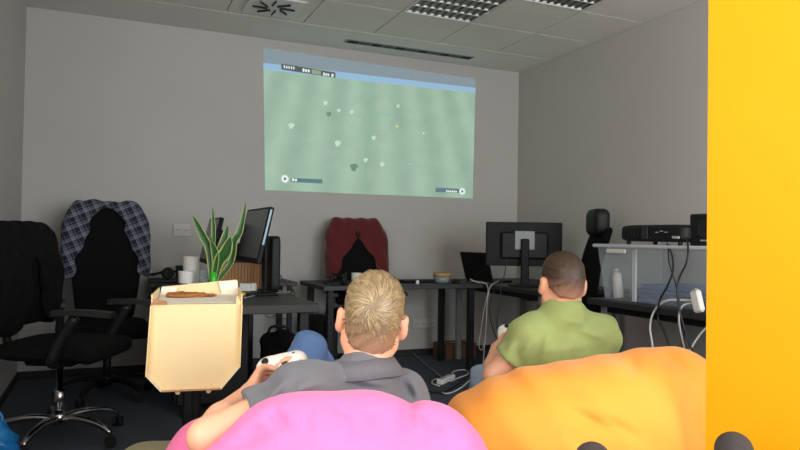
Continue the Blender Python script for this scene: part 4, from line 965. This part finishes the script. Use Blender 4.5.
def trousers(parent, J, m, lo, hi, g=.009, res=.010, kr=.052):
    S = SDF(lo, hi, res); up = nrm(J['chest']-J['pelvis']); B = basis(up, nrm(J['shR']-J['shL'])); S.ell(J['pelvis'], (.175+g*.6, .13+g*.6, .13), B, k=.05)
    for s in 'LR':
        S.cap(J['hip'+s], J['kn'+s], .086+g, kr+g, k=.04); S.cap(J['kn'+s], J['an'+s], kr+g, .046+g, k=.02)
    S.disp(lambda x, y, z: .003*np.sin(x*45+z*60)+.002*np.sin(y*70-z*40)+.002*np.sin(z*95+x*20))
    return S.build('trousers', m, parent, 2)
def shoes(parent, J, m, name='shoe', sole=True):
    for s in 'LR':
        a, t = J['an'+s], J['to'+s]; f = nrm(t-a); lo = np.minimum(a, t)-.1; S = SDF(lo, np.maximum(a, t)+.1, .008)
        S.cap(a-f*.035, t, .044, .040, k=.02); S.cap(a, a+nrm(J['kn'+s]-a)*.04, .046, .042, k=.02); S.build(name, m, parent, 1).location = -parent.location
def hairdo(parent, h, whorl, infl, hl, cut_n, cut_p, col, n, length, res=.005, zfade=(-.075, -.02), skin='a87c62', spread=.35, ear=.034):
    B = h.B; ex = .14; S = SDF(h.c-ex, h.c+ex, res)
    S.ell(h.P(0, -.004, .002), (.0715+infl*.35, .094+infl, .086+infl), B, k=0); S.ell(h.P(0, .008, .034), (.070, .082, .052+infl*.6), B, k=.015); S.ell(h.P(0, -.046, -.060), (.054, .044, .060), B, k=.03)
    S.cut(h.P(*cut_p), B@np.array(cut_n, float))
    for s in (-1, 1): S.ell(h.P(s*.085, .002, -.040), (.05, ear, .040), B, k=.008, op='sub')
    X, Y, Z = h.local(np.stack(np.broadcast_arrays(*S.grid()), -1)); w_ = h.local(h.P(*whorl))
    ang = np.arctan2(Z-w_[2], X-w_[0]); rad = np.sqrt((X-w_[0])**2+(Z-w_[2])**2)
    S.V = (S.V+.0008*np.sin(ang*13+rad*90)*np.clip(rad/.03, 0, 1)+.0006*np.sin(ang*29+rad*120+1)).astype(np.float32)
    me = S.mesh('hair', 2); P = np.empty(len(me.vertices)*3, np.float32); me.vertices.foreach_get('co', P); P = P.reshape(-1, 3)
    Nn = np.empty(len(P)*3, np.float32); me.vertices.foreach_get('normal', Nn); Nn = Nn.reshape(-1, 3)
    lx, ly, lz = h.local(P); fd = np.clip((lz-zfade[0])/(zfade[1]-zfade[0]), 0, 1)
    c1 = np.array(lin(col[0])[:3]); c2 = np.array(lin(col[1])[:3]); cs = np.array(lin(skin)[:3])
    vc = (cs*(1-fd[:, None])+(c1*.95)*fd[:, None]); vc = np.c_[vc, np.ones(len(P))].astype(np.float32)
    at = me.color_attributes.new('tint', 'FLOAT_COLOR', 'POINT'); at.data.foreach_set('color', vc.ravel())
    m = MATS.get('hair_'+col[0])
    if not m:
        m = mat('hair_'+col[0], col[0], .5, bump=.15, bscale=300); a_ = m.node_tree.nodes.new('ShaderNodeVertexColor'); a_.layer_name = 'tint'
        m.node_tree.links.new(a_.outputs[0], m.node_tree.nodes['Principled BSDF'].inputs['Base Color'])
    o = link('hair', me, m, parent)
    out = (Nn*(P-h.c)).sum(1) > 0; out &= (np.abs(lx) < .066) | (lz > .0); idx = np.argwhere(out)[:, 0]; pick = rng.choice(idx, n); R0 = P[pick]; N0 = Nn[pick]; ld = np.clip((lz[pick]-zfade[0])/(.06-zfade[0]), 0, 1)
    wpt = h.P(*whorl); rd = R0-wpt; rd = rd-N0*(rd*N0).sum(1)[:, None]; rl = np.linalg.norm(rd, axis=1)+1e-6; rd /= rl[:, None]
    sw_ = np.cross(N0, rd); dirn = rd+sw_*(1.3*np.exp(-rl/.06))[:, None]+rng.normal(0, spread*.22, rd.shape)-h.u*.25*(ld < .6)[:, None]; dirn -= N0*(dirn*N0).sum(1)[:, None]; dirn /= np.linalg.norm(dirn, axis=1)[:, None]
    Ln = (length[0]+(length[1]-length[0])*ld)*rng.uniform(.7, 1.15, n); lift = rng.uniform(.08, .22, n)*spread/.35
    sd = np.cross(dirn, N0); pts = []
    for s in (0, .35, .7, 1):
        bend = lift*s-.75*lift*s*s; curve = -(Ln*s)**2/(2*.095)
        pts.append(R0-N0*.001+dirn*(Ln*s)[:, None]+N0*(bend*Ln+curve)[:, None])
    wd = np.array([.0011, .0012, .0009, .0002]); V = np.stack([np.stack([pts[k]-sd*wd[k], pts[k]+sd*wd[k]], 1) for k in range(4)], 1).reshape(-1, 3)
    base = np.arange(n)[:, None]*8; Q = np.concatenate([np.stack([base[:, 0]+2*k, base[:, 0]+2*k+1, base[:, 0]+2*k+3, base[:, 0]+2*k+2], 1) for k in range(3)])
    me2 = bpy.data.meshes.new('hair_strands'); me2.vertices.add(len(V)); me2.vertices.foreach_set('co', V.astype(np.float32).ravel()); me2.loops.add(Q.size); me2.loops.foreach_set('vertex_index', Q.astype(np.int32).ravel())
    me2.polygons.add(len(Q)); me2.polygons.foreach_set('loop_start', np.arange(0, Q.size, 4, dtype=np.int32)); me2.polygons.foreach_set('use_smooth', np.ones(len(Q), bool)); me2.update(calc_edges=True)
    tt = rng.uniform(0, 1, n)**1.3; fs = np.clip(ld*1.6+.15, 0, 1); cc = (c1*(1-tt)[:, None]+c2*tt[:, None]); cc = cc*fs[:, None]+(cs*.6+c1*.4)*(1-fs)[:, None]
    vc = np.c_[np.repeat(cc, 8, 0), np.ones(n*8)].astype(np.float32); at = me2.color_attributes.new('tint', 'FLOAT_COLOR', 'POINT'); at.data.foreach_set('color', vc.ravel())
    link('hair_strands', me2, m, o)['kind'] = 'stuff'
    return o

# ---- man in the grey polo shirt
fdA = nrm(FF*math.cos(.62)-FR*math.sin(.62)); acA = np.array([fdA[1], -fdA[0], 0])
J = {}
J['shL'] = dep(303, 396, 1.585); J['shR'] = dep(398, 401, 1.75); J['neck'] = dep(364, 380, 1.675)
J['chest'] = (J['shL']+J['shR'])/2+np.array([0, 0, -.09])+fdA*.03
J['pelvis'] = np.array([*(J['chest'][:2]+fdA[:2]*.24), .34])
J['hipL'] = J['pelvis']-acA*.11; J['hipR'] = J['pelvis']+acA*.09
J['elL'] = dep(206, 437, 1.50); J['wrL'] = dep(250, 394, 1.70)
J['knL'] = dep(308, 349, 2.12); J['anL'] = J['knL']+np.array([.22, .22, -.32]); J['toL'] = J['anL']+np.array([.13, .12, -.03])
J['knR'] = J['hipR']+np.array([.03, .38, .21]); J['anR'] = np.array([J['knR'][0]+.04, J['knR'][1]+.10, .085]); J['toR'] = J['anR']+np.array([.03, .16, -.045])
CT = dep(282, 369, 1.86)                             # controller
J['wrR'] = CT+FR*.10-FF*.06+np.array([0, 0, -.035]); J['elR'] = J['wrR']+FR*.18-FF*.11+np.array([0, 0, -.10])
hA = Head(dep(374, 309.5, 1.70), FF*.97+np.array([0, 0, .10])-FR*.05, np.array([0, 0, 1.])+FR*.12)
pA = thing('person', 'man in a grey polo shirt sitting in the pink bean bag with a game controller', 'person', (J['pelvis'][0], J['pelvis'][1], 0))
allp = np.array([*J.values(), hA.c]); lo = allp.min(0)-.16; hi = allp.max(0)+.16; lo[2] = max(lo[2], -.02)
def rel(o, p): o.location = -Vector(p.location); return o
hands = {'L': (CT-FR*.060+np.array([0, 0, .012])-J['wrL'], FR*.7-FF*.25+np.array([0, 0, -.35]), 1, (.45, .65, .5)), 'R': (CT+FR*.05-J['wrR'], -FR*.8-FF*.1, -1, (.5, .7, .5))}
rel(body(pA, J, hA, .0055, lo, hi, hands), pA)
rel(shirt(pA, J, M_polo, .014, .54, .064, lo, hi, .0065, .0022, segs=[(300, 378, 264, 414, 6, .007), (283, 374, 252, 402, 5, .006), (322, 386, 275, 408, 6, .008), (262, 414, 292, 402, 4, .006), (404, 382, 416, 404, 5, .006), (335, 384, 392, 392, 5, .007), (395, 376, 412, 398, 5, .005), (292, 374, 258, 410, 4, -.005), (310, 378, 270, 416, 4, -.006), (330, 378, 282, 400, 4, -.006), (256, 402, 276, 396, 3, -.004), (330, 377, 395, 385, 4, -.006), (410, 376, 420, 402, 4, -.005), (340, 390, 385, 398, 4, -.005)], name='polo_shirt'), pA)
# collar
sh = [o for o in pA.children if o.name.startswith('polo_shirt')][0]
nc = J['neck']+np.array([0, 0, .030]); m = MB(); V = []; Fc = []; n = 40
for k in range(n+1):
    a = -PI*.86+2*PI*.86*k/n                        # 0 = back of the neck
    dirv = -fdA*math.cos(a)*.9+acA*math.sin(a)*1.0; e = abs(a)/(PI*.86)
    r0, r1, r2 = .070, .077, .104+.010*e
    tip = .014*max(0, (e-.75)/.25)
    up = .030-.020*e
    V += [nc+dirv*r0+np.array([0, 0, up-.012]), nc+dirv*(r0+.003)+np.array([0, 0, up+.004]), nc+dirv*r1+np.array([0, 0, up+.006]), nc+dirv*r2+np.array([0, 0, up-.036-tip]), nc+dirv*(r2-.006)+np.array([0, 0, up-.040-tip]), nc+dirv*(r1-.003)+np.array([0, 0, up-.008])]
for k in range(n):
    for q in range(6): Fc.append((6*k+q, 6*k+6+q, 6*k+6+(q+1) % 6, 6*k+(q+1) % 6))
Fc += [tuple(range(6)), tuple(6*n+5-q for q in range(6))]
m.add(V, Fc, smooth=True); m.build('collar', M_collar, sh)
rel(trousers(pA, J, M_jean, lo, hi, .006, .010, .049), pA)
shoes(pA, J, M_shoe)
ho = hairdo(pA, hA, (-.006, -.094, .026), .012, 0, (0, .50, -.86), (0, -.02, -.062), ('75634a', 'a5906a'), 11000, (.005, .042), zfade=(-.115, -.02))
rel(ho, pA)
# game controller
cb = basis(nrm(-FF*.72+np.array([0, 0, .62])+FR*-.25), FR+FF*.15); Mc = Matrix([[*cb[0], CT[0]], [*cb[1], CT[1]], [*cb[2], CT[2]], [0, 0, 0, 1]])
gc = thing('game_controller', 'white game controller in the hands of the grey polo man', 'controller', tuple(CT)); gc.matrix_world = Mc
S = SDF((-.10, -.09, -.05), (.10, .07, .04), .005); S.ell((0, .01, 0), (.062, .038, .020), k=.02, p=2.6)
for s in (-1, 1): S.cap((s*.045, .012, 0), (s*.066, -.055, -.008), .026, .017, k=.02)
S.build('casing', M_white, gc)
for x, y in ((-.040, .018), (.020, -.008)): MB().lathe([(.006, .012), (.006, .024), (.010, .026), (.010, .030), (.004, .031)], 16, (x, y, 0)).build('thumbstick', M_black, gc)
for k in range(4): MB().lathe([(.0045, .016), (.0045, .024), (.003, .025)], 12, (.042+.011*math.cos(k*PI/2), .016+.011*math.sin(k*PI/2), 0)).build('button', M_black, gc)
MB().box((-.020, -.008, .021), (.020, .007, .006), .001).box((-.020, -.008, .021), (.007, .020, .006), .001).build('direction_pad', M_black, gc)

# ---- man in the green T-shirt
fdB = nrm(FF*math.cos(.30)-FR*math.sin(.30)); acB = np.array([fdB[1], -fdB[0], 0])
J = {}
J['shL'] = dep(531, 338, 2.47); J['shR'] = dep(598, 336, 2.54); J['neck'] = dep(563, 316, 2.49)
J['chest'] = (J['shL']+J['shR'])/2+np.array([0, 0, -.09])+fdB*.02
J['pelvis'] = np.array([*(J['chest'][:2]+fdB[:2]*.22), .34]); J['hipL'] = J['pelvis']-acB*.09; J['hipR'] = J['pelvis']+acB*.09
J['elL'] = dep(494, 376, 2.48); J['wrL'] = dep(497, 349, 2.68)
J['knL'] = dep(484, 378, 2.98); J['anL'] = np.array([J['knL'][0]+.02, J['knL'][1]+.12, .085]); J['toL'] = J['anL']+np.array([.02, .16, -.045])
J['knR'] = J['hipR']+np.array([.10, .38, .18]); J['anR'] = np.array([J['knR'][0]+.04, J['knR'][1]+.12, .085]); J['toR'] = J['anR']+np.array([.03, .16, -.045])
CB = dep(516, 334, 2.82)
J['wrR'] = CB+FR*.10-FF*.07+np.array([0, 0, -.02]); J['elR'] = J['wrR']+FR*.17-FF*.12+np.array([0, 0, -.10])
hB = Head(dep(563, 277, 2.50), fdB+FR*.17+np.array([0, 0, .03]), np.array([0, 0, 1.])+FR*.04)
pB = thing('person', 'man in a light green T-shirt sitting in the orange bean bag', 'person', (J['pelvis'][0], J['pelvis'][1], 0))
allp = np.array([*J.values(), hB.c]); lo = allp.min(0)-.16; hi = allp.max(0)+.16; lo[2] = max(lo[2], -.02)
hands = {'L': (CB-FR*.05-J['wrL'], FR*.8+np.array([0, 0, -.2]), 1, (.5, .6, .5)), 'R': (CB+FR*.05-J['wrR'], -FR*.8-FF*.1, -1, (.5, .7, .5))}
rel(body(pB, J, hB, .0065, lo, hi, hands), pB)
rel(shirt(pB, J, M_green, .017, .60, .068, lo, hi, .008, .0022, segs=[(545, 330, 528, 365, 6, .006), (520, 345, 512, 368, 4, .006), (560, 335, 620, 345, 6, .004), (570, 350, 625, 352, 5, .004), (535, 335, 520, 362, 3, -.006), (552, 330, 540, 362, 4, -.006), (575, 328, 612, 342, 4, -.005), (540, 352, 590, 345, 4, -.005), (515, 340, 506, 356, 3, -.006), (560, 320, 590, 325, 3, -.004)], name='t_shirt'), pB)
rel(trousers(pB, J, M_jean2, lo, hi), pB)
shoes(pB, J, M_shoe)
rel(hairdo(pB, hB, (.0, -.085, .05), .009, 0, (0, .48, -.88), (0, -.02, -.035), ('3a2a20', '54402f'), 6000, (.004, .020), zfade=(-.085, .01), skin='a07660', spread=.6), pB)
# beard
S = SDF(hB.c-.15, hB.c+.15, .006); S.ell(hB.P(0, .032, -.080), (.060, .066, .060), hB.B, k=.02); S.cap(hB.P(-.018, .074, -.114), hB.P(.018, .074, -.114), .021, k=.02); S.cut(hB.P(0, .04, -.062), hB.B@np.array([0, .35, .93])); S.ell(hB.P(0, .1, -.076), (.026, .03, .012), hB.B, k=.006, op='sub')
rel(S.build('beard', mat('beard_brown', '4a3022', .8, var=.3, scale=150, bump=.5, bscale=400), pB, 1), pB)
cb = basis(nrm(-FF*.6+np.array([0, 0, .75])), FR); gd = copy_tree(gc); gd.matrix_world = Matrix([[*cb[0], CB[0]], [*cb[1], CB[1]], [*cb[2], CB[2]], [0, 0, 0, 1]]); tag(gd, 'white game controller in the hands of the green T-shirt man', 'controller')

# ---- reclining viewer whose sock tips reach into the picture
tL = dep(593, 443, 1.45); tR = dep(734, 433, 1.45)
J = {}
back = np.array([-.70, -.71, 0])
J['toL'] = tL+np.array([0, 0, -.037]); J['toR'] = tR+np.array([0, 0, -.037])
J['anL'] = J['toL']+back*.07+np.array([0, 0, -.165]); J['anR'] = J['toR']+back*.07+np.array([0, 0, -.165])
J['hipL'] = np.array([.32, .36, .46]); J['hipR'] = np.array([.46, .24, .46]); J['pelvis'] = (J['hipL']+J['hipR'])/2
J['knL'] = (J['hipL']+J['anL'])/2+np.array([0, 0, .07]); J['knR'] = (J['hipR']+J['anR'])/2+np.array([0, 0, .07])
J['shL'] = np.array([-.17, .02, .88]); J['shR'] = np.array([.10, -.24, .88]); J['neck'] = np.array([-.06, -.14, .95]); J['chest'] = (J['shL']+J['shR'])/2+np.array([.03, .03, -.10])
J['elL'] = np.array([-.08, .30, .70]); J['elR'] = np.array([.36, -.12, .70]); J['wrL'] = np.array([.10, .44, .62]); J['wrR'] = np.array([.50, .08, .62])
hC = Head(np.array([-.12, -.24, 1.09]), np.array([.66, .72, -.1]), np.array([.1, .1, 1.]))
pC = thing('person', 'reclining person whose two dark grey sock tips show against orange and yellow', 'person', (J['pelvis'][0], J['pelvis'][1], 0))
allp = np.array([*J.values(), hC.c]); lo = allp.min(0)-.18; hi = allp.max(0)+.18
fw = -back; hands = {'L': (fw+np.array([0, 0, -.3]), np.array([0, 0, -1.]), 1, (.3, .3, .3)), 'R': (fw+np.array([0, 0, -.3]), np.array([0, 0, -1.]), -1, (.3, .3, .3))}
rel(body(pC, J, hC, .009, lo, hi, hands), pC); rel(shirt(pC, J, M_navy, .016, .7, .062, lo, hi, .011), pC); rel(trousers(pC, J, M_trou, lo, hi, .012), pC)
shoes(pC, J, M_sock, 'sock')
rel(hairdo(pC, hC, (.0, -.09, .03), .010, 0, (0, .5, -.86), (0, -.02, -.04), ('3a2c22', '57402e'), 1500, (.005, .03), res=.008), pC)
c = (J['anL']+J['anR'])/2; S = SDF((c[0]-.36, c[1]-.36, -.05), (c[0]+.36, c[1]+.36, .48), .014); S.ell((c[0], c[1], .19), (.30, .30, .215), p=3.2); S.cut((0, 0, 0), (0, 0, -1))
o = S.build('ottoman', mat('charcoal_canvas', '35343a', .85, var=.1, bump=.1), None, 2); tag(o, 'charcoal ottoman under the dark grey socks', 'ottoman')
c = (J['pelvis']*.6+J['chest']*.4); S = SDF((c[0]-.62, c[1]-.62, -.05), (c[0]+.62, c[1]+.62, .86), .016); S.ell((c[0], c[1], .20), (.50, .50, .24), k=.1); S.ell((-.15, -.18, .42), (.34, .34, .36), k=.15)
S.cap(J['pelvis'], J['chest'], .13, .12, k=.04, op='sub'); S.cut((0, 0, 0), (0, 0, -1)); o = S.build('bean_bag', M_navy, None, 2); tag(o, 'navy bean bag under the reclining person', 'bean bag', 'bean bags on the carpet')
